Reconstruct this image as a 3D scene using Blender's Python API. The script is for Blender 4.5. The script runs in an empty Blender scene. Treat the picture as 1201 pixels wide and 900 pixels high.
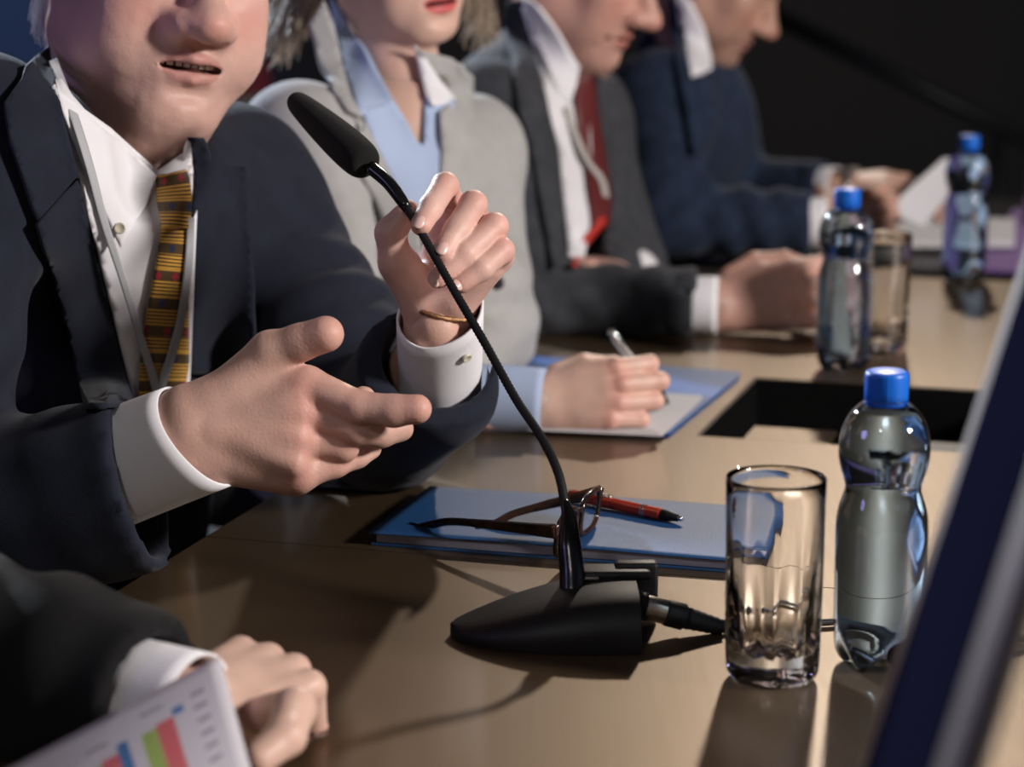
import bpy, bmesh, math, random
import numpy as np
from mathutils import Vector, Matrix
from mathutils.bvhtree import BVHTree
from mathutils.geometry import delaunay_2d_cdt
random.seed(7)
S = bpy.context.scene
COL = S.collection
PI = math.pi
TZ = 0.75                                   # height of the table top
# ------------------------------------------------------------------ camera
FPX, CX, CY = 2700.0, 600.5, 450.0
PITCH = math.atan(548.0 / FPX)
CAM = np.array([0.0, 0.0, TZ + 0.515])
CF = np.array([0.0, math.cos(PITCH), -math.sin(PITCH)])
CU = np.array([0.0, math.sin(PITCH), math.cos(PITCH)])
CR = np.array([1.0, 0.0, 0.0])
cd = bpy.data.cameras.new('camera'); cam = bpy.data.objects.new('camera', cd); COL.objects.link(cam)
cd.sensor_width = 36.0; cd.lens = 36.0 * FPX / 1201.0; cd.clip_start = 0.05; cd.clip_end = 60
cam.location = CAM; cam.rotation_euler = (PI / 2 - PITCH, 0, 0)
cd.dof.use_dof = True; cd.dof.focus_distance = 1.80; cd.dof.aperture_fstop = 4.6
S.camera = cam
# ------------------------------------------------------------------ light
w = bpy.data.worlds.new('world'); S.world = w; w.use_nodes = True
w.node_tree.nodes['Background'].inputs[0].default_value = (0.35, 0.42, 0.6, 1)
w.node_tree.nodes['Background'].inputs[1].default_value = 0.022
def lamp(name, kind, loc, target, energy, color, size=0.2, angle=None):
    l = bpy.data.lights.new(name, kind); l.energy = energy; l.color = color
    if kind == 'SPOT':
        l.spot_size = math.radians(angle or 60); l.spot_blend = 0.5; l.shadow_soft_size = size
    elif kind == 'AREA':
        l.shape = 'DISK'; l.size = size
    o = bpy.data.objects.new(name, l); COL.objects.link(o); o.location = loc
    d = Vector(target) - Vector(loc); o.rotation_euler = d.to_track_quat('-Z', 'Y').to_euler()
    return o
KD = np.array([0.22 * .883, 0.975 * .883, 0.469])
lamp('stage_key_light', 'SPOT', tuple(np.array([0.0, 1.9, TZ]) + KD * 5.9), (0.1, 1.9, TZ), 235, (1.0, 0.88, 0.76), 0.10, 50)
lamp('added_near_table_spot', 'SPOT', tuple(np.array([0.0, 1.9, TZ]) + KD * 5.9), (0.38, 1.15, TZ), 250, (1.0, 0.87, 0.72), 0.10, 19)  # added spot at the key's position, only brightens the near table
bpy.data.lights['added_near_table_spot'].spot_blend = 1.0
lamp('back_wall_glow', 'SPOT', (0.2, 6.4, 2.6), (0.85, 8.9, 0.9), 30, (1.0, 0.92, 0.82), 0.3, 50)
lamp('blue_wall_wash', 'SPOT', (-2.6, 6.0, 2.9), (-2.7, 8.9, 0.9), 900, (0.16, 0.34, 1.0), 0.3, 55)
lamp('front_light', 'AREA', (3.0, 0.45, 2.35), (-0.15, 2.2, 1.0), 165, (1.0, 0.93, 0.89), 0.5)
lamp('rim_light', 'SPOT', (-2.2, 5.6, 2.7), (-0.35, 2.2, 1.1), 1300, (0.78, 0.87, 1.0), 0.1, 34)
lamp('near_fill_light', 'SPOT', (-0.7, -0.6, 2.6), (-0.22, 1.40, .82), 40, (1.0, 0.95, 0.92), 0.15, 24)
lamp('left_blue_light', 'AREA', (-3.0, 0.3, 2.2), (-0.6, 2.1, 1.1), 15, (0.50, 0.42, 1.0), 1.0)
S.view_settings.view_transform = 'Standard'; S.view_settings.look = 'None'
S.view_settings.exposure = 0.0; S.view_settings.gamma = 1.0; S.view_settings.use_curve_mapping = False

# ------------------------------------------------------------------ helpers
def W(px, py, d):
    """point at depth d seen at image position px, py"""
    return CAM + d * (CF + (px - CX) / FPX * CR - (py - CY) / FPX * CU)
def ON(px, py, z=0.0):
    """point on the horizontal plane z above the table top"""
    r = CF + (px - CX) / FPX * CR - (py - CY) / FPX * CU
    return CAM + r * ((TZ + z - CAM[2]) / r[2])
U = np.array([0.2874, 0.9578, 0.0])          # along the table
V = np.array([0.9578, -0.2874, 0.0])         # across the table, away from the people
def UV(u, v, z=0.0): return U * u + V * v + np.array([0, 0, TZ + z])
def unit(a): a = np.asarray(a, float); return a / (np.linalg.norm(a) + 1e-12)

def tag(o, label=None, cat=None, group=None, kind=None):
    if label: o['label'] = label
    if cat: o['category'] = cat
    if group: o['group'] = group
    if kind: o['kind'] = kind
    return o
def empty(name, loc, label, cat, group=None, rz=0.0):
    o = bpy.data.objects.new(name, None); COL.objects.link(o); o.empty_display_size = 0.05
    o.location = tuple(loc); o.rotation_euler = (0, 0, rz)
    return tag(o, label, cat, group)
def mkobj(name, verts, faces, mat, parent=None, smooth=True, label=None):
    me = bpy.data.meshes.new(name)
    me.from_pydata([tuple(v) for v in np.asarray(verts, float)], [], [tuple(int(i) for i in f) for f in faces])
    me.update()
    if smooth: me.polygons.foreach_set('use_smooth', [True] * len(me.polygons))
    o = bpy.data.objects.new(name, me); COL.objects.link(o)
    if mat is not None: me.materials.append(mat)
    if parent is not None:
        o.parent = parent
        o.matrix_parent_inverse = parent_matrix(parent).inverted()
    if label: o['label'] = label
    return o
def parent_matrix(p):
    m = Matrix.LocRotScale(p.location, p.rotation_euler, p.scale)
    if p.parent is not None: m = parent_matrix(p.parent) @ p.matrix_parent_inverse @ m
    return m
class MB:
    """collects shapes in world coordinates, then links them as one mesh"""
    def __init__(s): s.v = []; s.f = []
    def add(s, v, f):
        b = len(s.v); s.v += [tuple(x) for x in v]; s.f += [tuple(i + b for i in q) for q in f]; return s
    def box(s, c, half, ax=None, bevel=0.0):
        ax = np.eye(3) if ax is None else np.array(ax)
        bm = bmesh.new(); bmesh.ops.create_cube(bm, size=2.0)
        for q in bm.verts: q.co = Vector((q.co.x * half[0], q.co.y * half[1], q.co.z * half[2]))
        if bevel: bmesh.ops.bevel(bm, geom=bm.edges[:], offset=bevel, segments=2, affect='EDGES', profile=0.6)
        bm.verts.index_update()
        v = [np.asarray(c) + ax[0] * q.co.x + ax[1] * q.co.y + ax[2] * q.co.z for q in bm.verts]
        f = [[l.index for l in q.verts] for q in bm.faces]
        bm.free(); return s.add(v, f)
    def tube(s, pts, r, n=12, cap=True, flat=1.0, ref=None):
        pts = [np.asarray(p, float) for p in pts]; m = len(pts)
        rs = r if hasattr(r, '__len__') else [r] * m
        t0 = unit(pts[1] - pts[0]); ref = np.array(ref if ref is not None else (0.01, 0.02, 1.0), float)
        if abs(np.dot(unit(ref), t0)) > .97: ref = np.array([1.0, 0, 0])
        a = unit(np.cross(t0, ref)); v = []; f = []
        for i, p in enumerate(pts):
            t = unit(pts[min(i + 1, m - 1)] - pts[max(i - 1, 0)])
            a = unit(a - t * np.dot(a, t)); b = np.cross(t, a)
            for k in range(n):
                q = 2 * PI * k / n; v.append(p + rs[i] * (a * math.cos(q) + b * math.sin(q) * flat))
        for i in range(m - 1):
            for k in range(n):
                k2 = (k + 1) % n; f.append((i * n + k, i * n + k2, (i + 1) * n + k2, (i + 1) * n + k))
        if cap: f.append(tuple(range(n))[::-1]); f.append(tuple((m - 1) * n + k for k in range(n)))
        return s.add(v, f)
    def lathe(s, prof, n=48, c=(0, 0, 0), ax=None, mod=None, caps=(False, False)):
        ax = np.eye(3) if ax is None else np.array(ax); v = []; f = []
        for i, (r, z) in enumerate(prof):
            for k in range(n):
                q = 2 * PI * k / n; rr, zz = (r, z) if mod is None else mod(r, z, q, i)
                v.append(np.asarray(c) + ax[0] * rr * math.cos(q) + ax[1] * rr * math.sin(q) + ax[2] * zz)
        for i in range(len(prof) - 1):
            for k in range(n):
                k2 = (k + 1) % n; f.append((i * n + k, i * n + k2, (i + 1) * n + k2, (i + 1) * n + k))
        m = len(prof)
        if caps[0]: f.append(tuple(range(n))[::-1])
        if caps[1]: f.append(tuple((m - 1) * n + k for k in range(n)))
        return s.add(v, f)
    def prism(s, poly, z0, z1):
        n = len(poly)
        v = [(p[0], p[1], z0) for p in poly] + [(p[0], p[1], z1) for p in poly]
        f = [tuple(range(n))[::-1], tuple(range(n, 2 * n))] + [(k, (k + 1) % n, n + (k + 1) % n, n + k) for k in range(n)]
        return s.add(v, f)
    def build(s, name, mat, parent=None, smooth=True, label=None): return mkobj(name, s.v, s.f, mat, parent, smooth, label)
def spline(pts, n=8):
    """Catmull-Rom through the points"""
    P = [np.asarray(p, float) for p in pts]; P = [2 * P[0] - P[1]] + P + [2 * P[-1] - P[-2]]; out = []
    for i in range(1, len(P) - 2):
        for k in range(n):
            t = k / n; a, b, c, d = P[i - 1], P[i], P[i + 1], P[i + 2]
            out.append(0.5 * ((2 * b) + (c - a) * t + (2 * a - 5 * b + 4 * c - d) * t * t + (3 * b - a - 3 * c + d) * t ** 3))
    out.append(P[-2]); return out
def sharp(o, deg=40):
    try:
        o.data.set_sharp_from_angle(angle=math.radians(deg))
    except Exception: pass
    return o
def mod(o, typ, **kw):
    m = o.modifiers.new(typ.lower(), typ)
    for k, v in kw.items(): setattr(m, k, v)
    return m

# ------------------------------------------------------------------ materials
MATS = {}
def mat(name, col=(0.5, 0.5, 0.5), rough=0.5, metal=0.0, spec=0.5, bump=None, sheen=0.0, sss=0.0, trans=0.0, ior=1.45,
        var=None, attr=None, coat=0.0, alpha=1.0, transl=0.0):
    """bump=(scale, strength, detail); var=(scale, second colour, amount); attr = colour attribute to use as the base"""
    if name in MATS: return MATS[name]
    m = bpy.data.materials.new(name); m.use_nodes = True; nt = m.node_tree; b = nt.nodes['Principled BSDF']
    b.inputs['Base Color'].default_value = (*col, 1); b.inputs['Roughness'].default_value = rough
    b.inputs['Metallic'].default_value = metal; b.inputs['Specular IOR Level'].default_value = spec
    b.inputs['IOR'].default_value = ior; b.inputs['Transmission Weight'].default_value = trans
    b.inputs['Sheen Weight'].default_value = sheen; b.inputs['Coat Weight'].default_value = coat
    b.inputs['Alpha'].default_value = alpha
    if transl:
        tl = nt.nodes.new('ShaderNodeBsdfTranslucent'); ms = nt.nodes.new('ShaderNodeMixShader'); ms.inputs[0].default_value = transl; tl.inputs[0].default_value = (*col, 1)
        nt.links.new(b.outputs[0], ms.inputs[1]); nt.links.new(tl.outputs[0], ms.inputs[2]); nt.links.new(ms.outputs[0], nt.nodes['Material Output'].inputs[0])
    if sss:
        b.inputs['Subsurface Weight'].default_value = sss; b.inputs['Subsurface Radius'].default_value = (1.0, 0.35, 0.2)
        b.inputs['Subsurface Scale'].default_value = 0.006
    N = nt.nodes; L = nt.links; tc = N.new('ShaderNodeTexCoord')
    src = None
    if attr:
        a = N.new('ShaderNodeAttribute'); a.attribute_name = attr; src = a.outputs['Color']
    if var:
        nz = N.new('ShaderNodeTexNoise'); nz.inputs['Scale'].default_value = var[0]; nz.inputs['Detail'].default_value = 6
        L.new(tc.outputs['Object'], nz.inputs['Vector'])
        rp = N.new('ShaderNodeMapRange'); rp.inputs[1].default_value = 0.4; rp.inputs[2].default_value = 0.62
        rp.inputs[3].default_value = 0; rp.inputs[4].default_value = var[2]; L.new(nz.outputs['Fac'], rp.inputs[0])
        mx = N.new('ShaderNodeMix'); mx.data_type = 'RGBA'; L.new(rp.outputs[0], mx.inputs[0])
        if src: L.new(src, mx.inputs[6])
        else: mx.inputs[6].default_value = (*col, 1)
        mx.inputs[7].default_value = (*var[1], 1); src = mx.outputs[2]
    if src: L.new(src, b.inputs['Base Color'])
    if bump:
        nb = N.new('ShaderNodeTexNoise'); nb.inputs['Scale'].default_value = bump[0]
        nb.inputs['Detail'].default_value = bump[2] if len(bump) > 2 else 4; L.new(tc.outputs['Object'], nb.inputs['Vector'])
        bp = N.new('ShaderNodeBump'); bp.inputs['Strength'].default_value = bump[1]; bp.inputs['Distance'].default_value = 0.001
        L.new(nb.outputs['Fac'], bp.inputs['Height']); L.new(bp.outputs[0], b.inputs['Normal'])
    MATS[name] = m; return m
# ================================================================== materials of the furniture
def table_material():
    m = mat('bronze_laminate', (0.135, 0.092, 0.052), 0.46, 0.82, 0.25, coat=0.35); m.node_tree.nodes['Principled BSDF'].inputs['Coat Roughness'].default_value = 0.13
    nt = m.node_tree; N = nt.nodes; L = nt.links; b = N['Principled BSDF']
    tc = N.new('ShaderNodeTexCoord'); mp = N.new('ShaderNodeMapping'); mp.inputs['Rotation'].default_value = (0, 0, math.radians(16.7))
    mp.inputs['Scale'].default_value = (260, 6, 6); L.new(tc.outputs['Object'], mp.inputs[0])
    nz = N.new('ShaderNodeTexNoise'); nz.inputs['Scale'].default_value = 1.0; nz.inputs['Detail'].default_value = 3
    L.new(mp.outputs[0], nz.inputs['Vector'])
    cr = N.new('ShaderNodeMapRange'); cr.inputs[3].default_value = 0.44; cr.inputs[4].default_value = 0.50
    L.new(nz.outputs['Fac'], cr.inputs[0]); L.new(cr.outputs[0], b.inputs['Roughness'])
    return m
M_table = table_material()
M_black = mat('black_plastic', (0.008, 0.008, 0.009), 0.5, 0, 0.35, bump=(900, 0.15))
M_blackg = mat('black_gloss', (0.006, 0.006, 0.007), 0.22)
M_foam = mat('black_foam', (0.014, 0.014, 0.013), 0.95, 0, 0.2, bump=(1400, 0.9, 2), sheen=0.04)
M_rubber = mat('black_rubber', (0.01, 0.01, 0.011), 0.6)
M_steel = mat('nickel', (0.62, 0.56, 0.48), 0.28, 1.0)
M_silver = mat('brushed_silver', (0.32, 0.29, 0.27), 0.4, 0.7)
M_chrome = mat('chrome', (0.75, 0.76, 0.78), 0.12, 1.0)
M_navy = mat('dark_navy_screen', (0.010, 0.010, 0.024), 0.9, 0, 0.0)
M_paper = mat('white_paper', (0.80, 0.79, 0.81), 0.7, 0, 0.3, transl=0.3)
M_cap = mat('blue_cap', (0.005, 0.13, 0.62), 0.38, 0, 0.5)
M_tray = mat('black_tray', (0.006, 0.006, 0.006), 0.25)
M_glass = mat('clear_glass', (1, 1, 1), 0.0, 0, 0.5, trans=1.0, ior=1.5)
M_pet = mat('blue_tinted_plastic', (0.74, 0.87, 1.0), 0.02, 0, 0.5, trans=1.0, ior=1.45)
M_water = mat('water', (0.90, 0.96, 1.0), 0.0, 0, 0.5, trans=1.0, ior=1.333)
M_wall = mat('dark_wall', (0.02, 0.02, 0.021), 0.85, var=(1.2, (0.028, 0.026, 0.024), 0.5))
M_bluewall = mat('dark_blue_wall', (0.02, 0.035, 0.08), 0.8)
M_floor = mat('dark_carpet', (0.02, 0.02, 0.024), 0.95, bump=(300, 0.4))
M_purple = mat('purple_cloth', (0.17, 0.085, 0.27), 0.8, bump=(500, 0.3))
M_redchair = mat('dark_red_upholstery', (0.16, 0.02, 0.035), 0.8, bump=(600, 0.3))
M_chair = mat('black_upholstery', (0.012, 0.012, 0.014), 0.8, bump=(600, 0.3))

# ================================================================== the room
def struct(name, c, half, m, ax=None): 
    return tag(MB().box(c, half, ax).build(name, m, smooth=False), kind='structure')
struct('floor', (0, 3, -0.05), (7, 8, 0.05), M_floor)
struct('wall_back', (0.6, 9.0, 2.0), (6.4, 0.08, 2.0), M_wall)
struct('wall_left', (-5.2, 3.0, 2.0), (0.08, 6.0, 2.0), M_bluewall)
struct('wall_right', (6.6, 3.0, 2.0), (0.08, 6.0, 2.0), M_wall)
struct('ceiling', (0.6, 3.0, 4.05), (6.4, 6.0, 0.05), M_wall)
struct('baseboard_back', (0.6, 8.9, 0.06), (6.3, 0.02, 0.06), M_black)

# ================================================================== the table
EDGE_V = -0.79; U_END = 0
pe = ON(700, 309); U_END = float(np.dot(pe, U))
# the seam where the two tops meet: a line across the table
ps = ON(430, 645); U_SEAM = float(np.dot(ps, U))
# the recess: corners seen in the photograph, squared up in table coordinates
ra = ON(815, 513); rb = ON(885, 443); rc = ON(1148, 531); rd = ON(1155, 458)
RU0 = float(np.dot(ra, U) + np.dot(rc, U)) / 2; RU1 = float(np.dot(rb, U) + np.dot(rd, U)) / 2
RV0 = float(np.dot(ra, V) + np.dot(rb, V)) / 2; RV1 = RV0 + 0.30
V_R = 0.75
table = empty('conference_table', UV(1.6, -0.1, -TZ), 'long glossy bronze-brown conference table with a sunken black cable box', 'table')
TH = 0.03
def uvquad(mb, u0, u1, v0, v1, z1=0.0, z0=-TH):
    g = 0.0
    c = (UV(u0, v0) + UV(u1, v1)) / 2; c[2] = TZ + (z0 + z1) / 2
    return mb.box(c, ((v1 - v0) / 2 - g, (u1 - u0) / 2 - g, (z1 - z0) / 2), [V, U, (0, 0, 1)], 0.0)
g = 0.0009
b = MB(); uvquad(b, 0.55, U_SEAM - g, EDGE_V, V_R); b.build('tabletop', M_table, table, False)
# far top: one flat slab with a square hole, as a ring of quads
def top_with_hole(u0, u1, v0, v1, hu0, hu1, hv0, hv1):
    us = [u0, hu0, hu1, u1]; vs = [v0, hv0, hv1, v1]; vv = []; f = []
    for z in (0.0, -TH):
        for a in us:
            for c in vs: vv.append(UV(a, c, z))
    def ix(k, i, j): return k * 16 + i * 4 + j
    for i in range(3):
        for j in range(3):
            if i == 1 and j == 1: continue
            f.append((ix(0, i, j), ix(0, i, j + 1), ix(0, i + 1, j + 1), ix(0, i + 1, j)))
            f.append((ix(1, i, j), ix(1, i + 1, j), ix(1, i + 1, j + 1), ix(1, i, j + 1)))
    for k in range(3):
        f += [(ix(0, 0, k), ix(1, 0, k), ix(1, 0, k + 1), ix(0, 0, k + 1)), (ix(0, 3, k + 1), ix(1, 3, k + 1), ix(1, 3, k), ix(0, 3, k)),
              (ix(0, k + 1, 0), ix(1, k + 1, 0), ix(1, k, 0), ix(0, k, 0)), (ix(0, k, 3), ix(1, k, 3), ix(1, k + 1, 3), ix(0, k + 1, 3))]
    f += [(ix(0, 1, 2), ix(1, 1, 2), ix(1, 1, 1), ix(0, 1, 1)), (ix(0, 2, 1), ix(1, 2, 1), ix(1, 2, 2), ix(0, 2, 2)),
          (ix(0, 1, 1), ix(1, 1, 1), ix(1, 2, 1), ix(0, 2, 1)), (ix(0, 2, 2), ix(1, 2, 2), ix(1, 1, 2), ix(0, 1, 2))]
    return vv, f
vv, ff = top_with_hole(U_SEAM + g, U_END, EDGE_V, V_R, RU0, RU1, RV0, RV1)
mkobj('tabletop', vv, ff, M_table, table, False)
# dark rubber strip in the seam
b = MB(); uvquad(b, U_SEAM - g, U_SEAM + g, EDGE_V, V_R, -0.0006, -TH); b.build('seam_strip', M_rubber, table, False)
# cable box: black liner, a floor and a lower middle shelf
bx = MB(); d0 = -0.075; t = 0.003
uvquad(bx, RU0, RU1, RV0, RV1, d0, d0 - 0.004)
uvquad(bx, RU0, RU0 + t, RV0, RV1, -0.001, d0); uvquad(bx, RU1 - t, RU1, RV0, RV1, -0.001, d0)
uvquad(bx, RU0, RU1, RV0, RV0 + t, -0.001, d0); uvquad(bx, RU0, RU1, RV1 - t, RV1, -0.001, d0)
cb = bx.build('cable_box', M_tray, table, False)
bx = MB(); uvquad(bx, RU0 + 0.018, RU0 + 0.080, RV0 + 0.045, RV0 + 0.13, -0.004, -0.008); bx.build('lid_flap', M_table, cb, False)
bx = MB(); uvquad(bx, RU0 + 0.02, RU0 + 0.20, RV0 + 0.15, RV1 - 0.01, -0.036, -0.06); bx.build('socket_block', M_black, cb, False)
# apron and legs
b = MB(); uvquad(b, 0.62, U_END - 0.05, EDGE_V + 0.10, EDGE_V + 0.12, -TH, -0.30); b.build('modesty_panel', M_black, table, False)
for (uu, v_) in ((0.75, -0.55), (0.75, 0.6), (U_END - 0.15, -0.55), (U_END - 0.15, 0.6)):
    c = UV(uu, v_); c[2] = (TZ - TH) / 2
    MB().box(c, (0.035, 0.035, (TZ - TH) / 2), [V, U, (0, 0, 1)], 0.004).build('leg', M_black, table, False)
b = MB(); uvquad(b, U_END, U_END + 0.012, EDGE_V, V_R, -0.002, -0.10); b.build('edge_band', M_blackg, table, False)

# side table at the far end, purple cloth on it
sd = empty('side_table', UV(U_END + 0.55, 0.35, -TZ), 'low black side table beyond the far end of the conference table', 'table')
b = MB(); uvquad(b, U_END + 0.10, U_END + 1.05, -0.75, 0.9, -0.006, -0.05); b.build('tabletop', M_blackg, sd, False)
for (uu, v_) in ((U_END + .16, -0.66), (U_END + .16, .8), (U_END + .98, -.66), (U_END + .98, .8)):
    c = UV(uu, v_); c[2] = (TZ - .05) / 2
    MB().box(c, (0.03, 0.03, (TZ - .05) / 2), [V, U, (0, 0, 1)], 0.003).build('leg', M_black, sd, False)
b = MB(); uvquad(b, U_END + 0.115, U_END + 0.86, -0.32, 0.86, 0.0, -0.005)
tag(b.build('table_runner', M_purple, None, False), 'purple cloth spread over the far side table, under the white papers', 'cloth')

# ================================================================== bottles and glasses
BP = [(0.0, .004), (.010, .004), (.018, .001), (.0235, .0), (.0275, .004), (.0305, .012), (.0315, .03), (.0316, .06), (.0318, .09), (.0318, .105),
      (.0300, .118), (.0268, .128), (.0262, .133), (.0278, .140), (.0306, .150), (.0314, .160), (.0306, .170), (.0270, .181), (.0205, .190), (.0150, .195), (.0140, .198), (.0140, .203)]
BP = [(r, z * 0.97) for r, z in BP]
def resample(prof, n=3):
    P = spline([np.array([r, z]) for r, z in prof], n); return [(max(0.0, float(p[0])), float(p[1])) for p in P]
def petal(r, z, q, i):
    if z < 0.03 * 1.0 and r > 0.004:
        k = (1 - z / 0.03); w5 = 0.5 + 0.5 * math.cos(5 * q)
        lift = (1 - w5) * 0.011 * max(0, k) * min(1, max(0, (r - 0.004) / 0.012))
        rr = r * (1 - 0.10 * (1 - w5) * max(0, k)); return rr, z + lift
    if 0.105 < z < 0.125: 
        return r * (1 + 0.006 * math.cos(10 * q)), z
    return r, z
def bottle(px, py, label, rz=0.0, level=0.182, group='plastic water bottles on the table'):
    c = ON(px, py)
    o = empty('water_bottle', (0, 0, 0), label, 'bottle', group)
    outer = resample(BP); top = BP[-1][1]
    inner = [(max(0, r - 0.0006), z + (0.0008 if z < 0.02 else 0)) for r, z in outer]
    m = MB().lathe(outer, 60, mod=petal); n0 = len(outer); k = 60
    mi = MB().lathe(inner, 60, mod=petal); base = len(m.v)
    m.v += mi.v; m.f += [tuple(i + base for i in q)[::-1] for q in mi.f]
    for j in range(k):
        j2 = (j + 1) % k; m.f.append(((n0 - 1) * k + j, (n0 - 1) * k + j2, base + (n0 - 1) * k + j2, base + (n0 - 1) * k + j))
    # neck ring
    body = m.build('bottle', M_pet, o)
    wp = [(max(0, r - 0.0004), z + (0.0005 if z < 0.02 else 0)) for r, z in outer if z < level]
    wl = MB().lathe(wp + [(wp[-1][0], level), (wp[-1][0] * .5, level), (0.0, level)], 60, mod=petal); wl.build('water', M_water, o)
    h0 = top - 0.001
    def ridg(r, z, q, i): return (r * (1 + (0.018 if i in (1, 2, 3) else 0) * (1 if int(q / (2 * PI) * 120) % 2 else -0.2)), z)
    cp = MB().lathe([(.0142, h0 - 0.006), (.0148, h0 - .0055), (.0148, h0), (.0148, h0 + .0110), (.0143, h0 + .0134), (.0128, h0 + .0142), (0, h0 + .0142)], 120, mod=ridg)
    cp.lathe([(.0144, h0 - .0095), (.0150, h0 - .0092), (.0150, h0 - .0068), (.0144, h0 - .0065)], 60)
    cp.build('cap', M_cap, o)
    rg = MB().lathe([(.0140, h0 - .0145), (.0166, h0 - .0138), (.0166, h0 - .0125), (.0140, h0 - .0118)], 60)
    rg.build('neck_ring', M_pet, o)
    o.location = tuple(c); o.rotation_euler = (0, 0, rz); return o
B1 = bottle(1029, 779, 'nearest blue-capped water bottle standing to the right of the clear tumbler', 0.3)
B2 = bottle(988, 432, 'middle blue-capped water bottle standing beyond the cable box near the clasped hand', 0.9)
B3 = bottle(1130, 330, 'farthest blue-capped water bottle beside the white papers at the far table end', 1.7)

def tumbler(px, py, label, rz=0.2, sc=1.0):
    o = empty('drinking_glass', (0, 0, 0), label, 'drinking glass', 'clear tumblers on the table')
    H = 0.143
    zo = [0.0, 0.0015, 0.006, 0.015, 0.03, 0.045, 0.06, 0.075, 0.09, 0.105, 0.12, 0.132, H - 0.001, H]
    ro = [0.022, 0.029, 0.0315, 0.0322, 0.0326, 0.0328, 0.033, 0.0332, 0.0334, 0.0336, 0.0338, 0.034, 0.0341, 0.0335]
    ri = [(0.0325, H - 0.0008), (0.0318, H - 0.004), (0.0314, 0.125), (0.0310, 0.105), (0.0302, 0.085), (0.0290, 0.065), (0.0268, 0.045), (0.0245, 0.032), (0.020, 0.024), (0.012, 0.021), (0.0, 0.020)]
    def fl(r, z, q, i):
        a = max(0.0, min(1.0, (0.112 - z) / 0.05))           # round rim, eight flat flutes below
        a *= 1.0; c8 = abs(math.cos(4 * q))
        m_ = math.cos(PI / 8) / math.cos(((q + PI / 8) % (PI / 4)) - PI / 8)
        rr = r * ((1 - a) + a * (0.42 * 1.0 + 0.58 * m_ * 1.035))
        if z < 0.012 and r < 0.031: return rr, z + 0.0
        return rr * (1 + 0.012 * a * math.cos(8 * q)), z
    def fi(r, z, q, i):
        a = max(0.0, min(1.0, (0.105 - z) / 0.06)); return r * (1 - 0.055 * a * (0.5 + 0.5 * math.cos(8 * q))), z + (0.003 * math.cos(8 * q) * a if r > 0.01 and z < 0.03 else 0)
    m = MB().lathe([(0.0, 0.006), (0.010, 0.0055), (0.018, 0.003)] + list(zip(ro, zo)), 96, mod=fl)
    n1 = len(m.v) - 96; mi = MB().lathe(ri, 96, mod=fi); base = len(m.v)
    m.v += mi.v; m.f += [tuple(i + base for i in q) for q in mi.f]
    for j in range(96):
        j2 = (j + 1) % 96; m.f.append((n1 + j, n1 + j2, base + j2, base + j))
    bdy = m.build('tumbler', M_glass, o); o.location = tuple(ON(px, py)); o.rotation_euler = (0, 0, rz); o.scale = (sc, sc, sc); return o
G1 = tumbler(905, 795, 'near clear fluted glass tumbler between the microphone base and the bottle')
G2 = tumbler(1032, 412, 'blurred clear tumbler behind the middle water bottle', 0.5)
G3 = tumbler(1215, 262, 'clear glass on the purple cloth cut off by the right edge of the picture', 0.5, 0.7)

# ================================================================== table microphone
mic = empty('table_microphone', ON(690, 745), 'black gooseneck table microphone held at its stalk by a hand', 'microphone')
# wedge base: nose at the left, deep end at the right, parting the table in plan as a rounded wedge
nose = ON(528, 745); tailn = ON(728, 792); tailf = ON(762, 700)
ax = unit((tailn + tailf) / 2 - nose); ax[2] = 0; ax = unit(ax); ay = np.cross((0, 0, 1), ax)
Lb = float(np.dot((tailn + tailf) / 2 - nose, ax)); Wb = 0.050
MBx = MB(); n = 28; prof = []
for i in range(n + 1):
    t = i / n; x = Lb * t
    wd = Wb * math.sqrt(max(0.0, 1 - (1 - min(1, t / 0.75)) ** 2.0)) * 1.0 + 0.001
    h = 0.008 + 0.030 * (math.sin(min(1.0, t / 0.95) * PI / 2) ** 1.1)
    prof.append((x, wd, h))
rows = []
for (x, wd, h) in prof:
    ring = []
    for s_, hh in ((-1.0, 0.0), (-1.03, 0.25), (-0.99, 0.50), (-0.86, 0.78), (-0.62, 0.94), (-0.3, 0.99), (0, 1.0), (0.3, 0.99), (0.62, 0.94), (0.86, 0.78), (0.99, 0.50), (1.03, 0.25), (1.0, 0.0)):
        ring.append(nose + ax * x + ay * (s_ * wd) + np.array([0, 0, hh * h + 0.001]))
    rows.append(ring)
m = len(rows[0]); vv = [p for r_ in rows for p in r_]; ff = []
for i in range(n):
    for k in range(m - 1): ff.append((i * m + k, i * m + k + 1, (i + 1) * m + k + 1, (i + 1) * m + k))
    ff.append((i * m + m - 1, i * m, (i + 1) * m, (i + 1) * m + m - 1))
ff.append(tuple(range(m))[::-1]); ff.append(tuple(n * m + k for k in range(m)))
base = mkobj('base', vv, ff, M_black, mic); sharp(base, 50)
# raised rear cheek behind the connector
e1 = nose + ax * (Lb - 0.004) 
b = MB(); b.box(e1 + ay * 0.030 + ax * 0.006 + np.array([0, 0, 0.024]), (0.016, 0.007, 0.0225), [ax, ay, (0, 0, 1)], 0.003)
b.box(e1 + ay * 0.024 + ax * (-0.012) + np.array([0, 0, 0.040]), (0.028, 0.013, 0.0035), [ax, ay, (0, 0, 1)], 0.003)
b.build('rear_cheek', M_black, base)
b = MB(); b.box(nose + ax * (Lb * 0.75) + ay * 0.012 + np.array([0, 0, 0.0395]), (0.007, 0.004, 0.0012), [ax, ay, (0, 0, 1)], 0.001)
b.build('push_button', M_silver, base)
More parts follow.
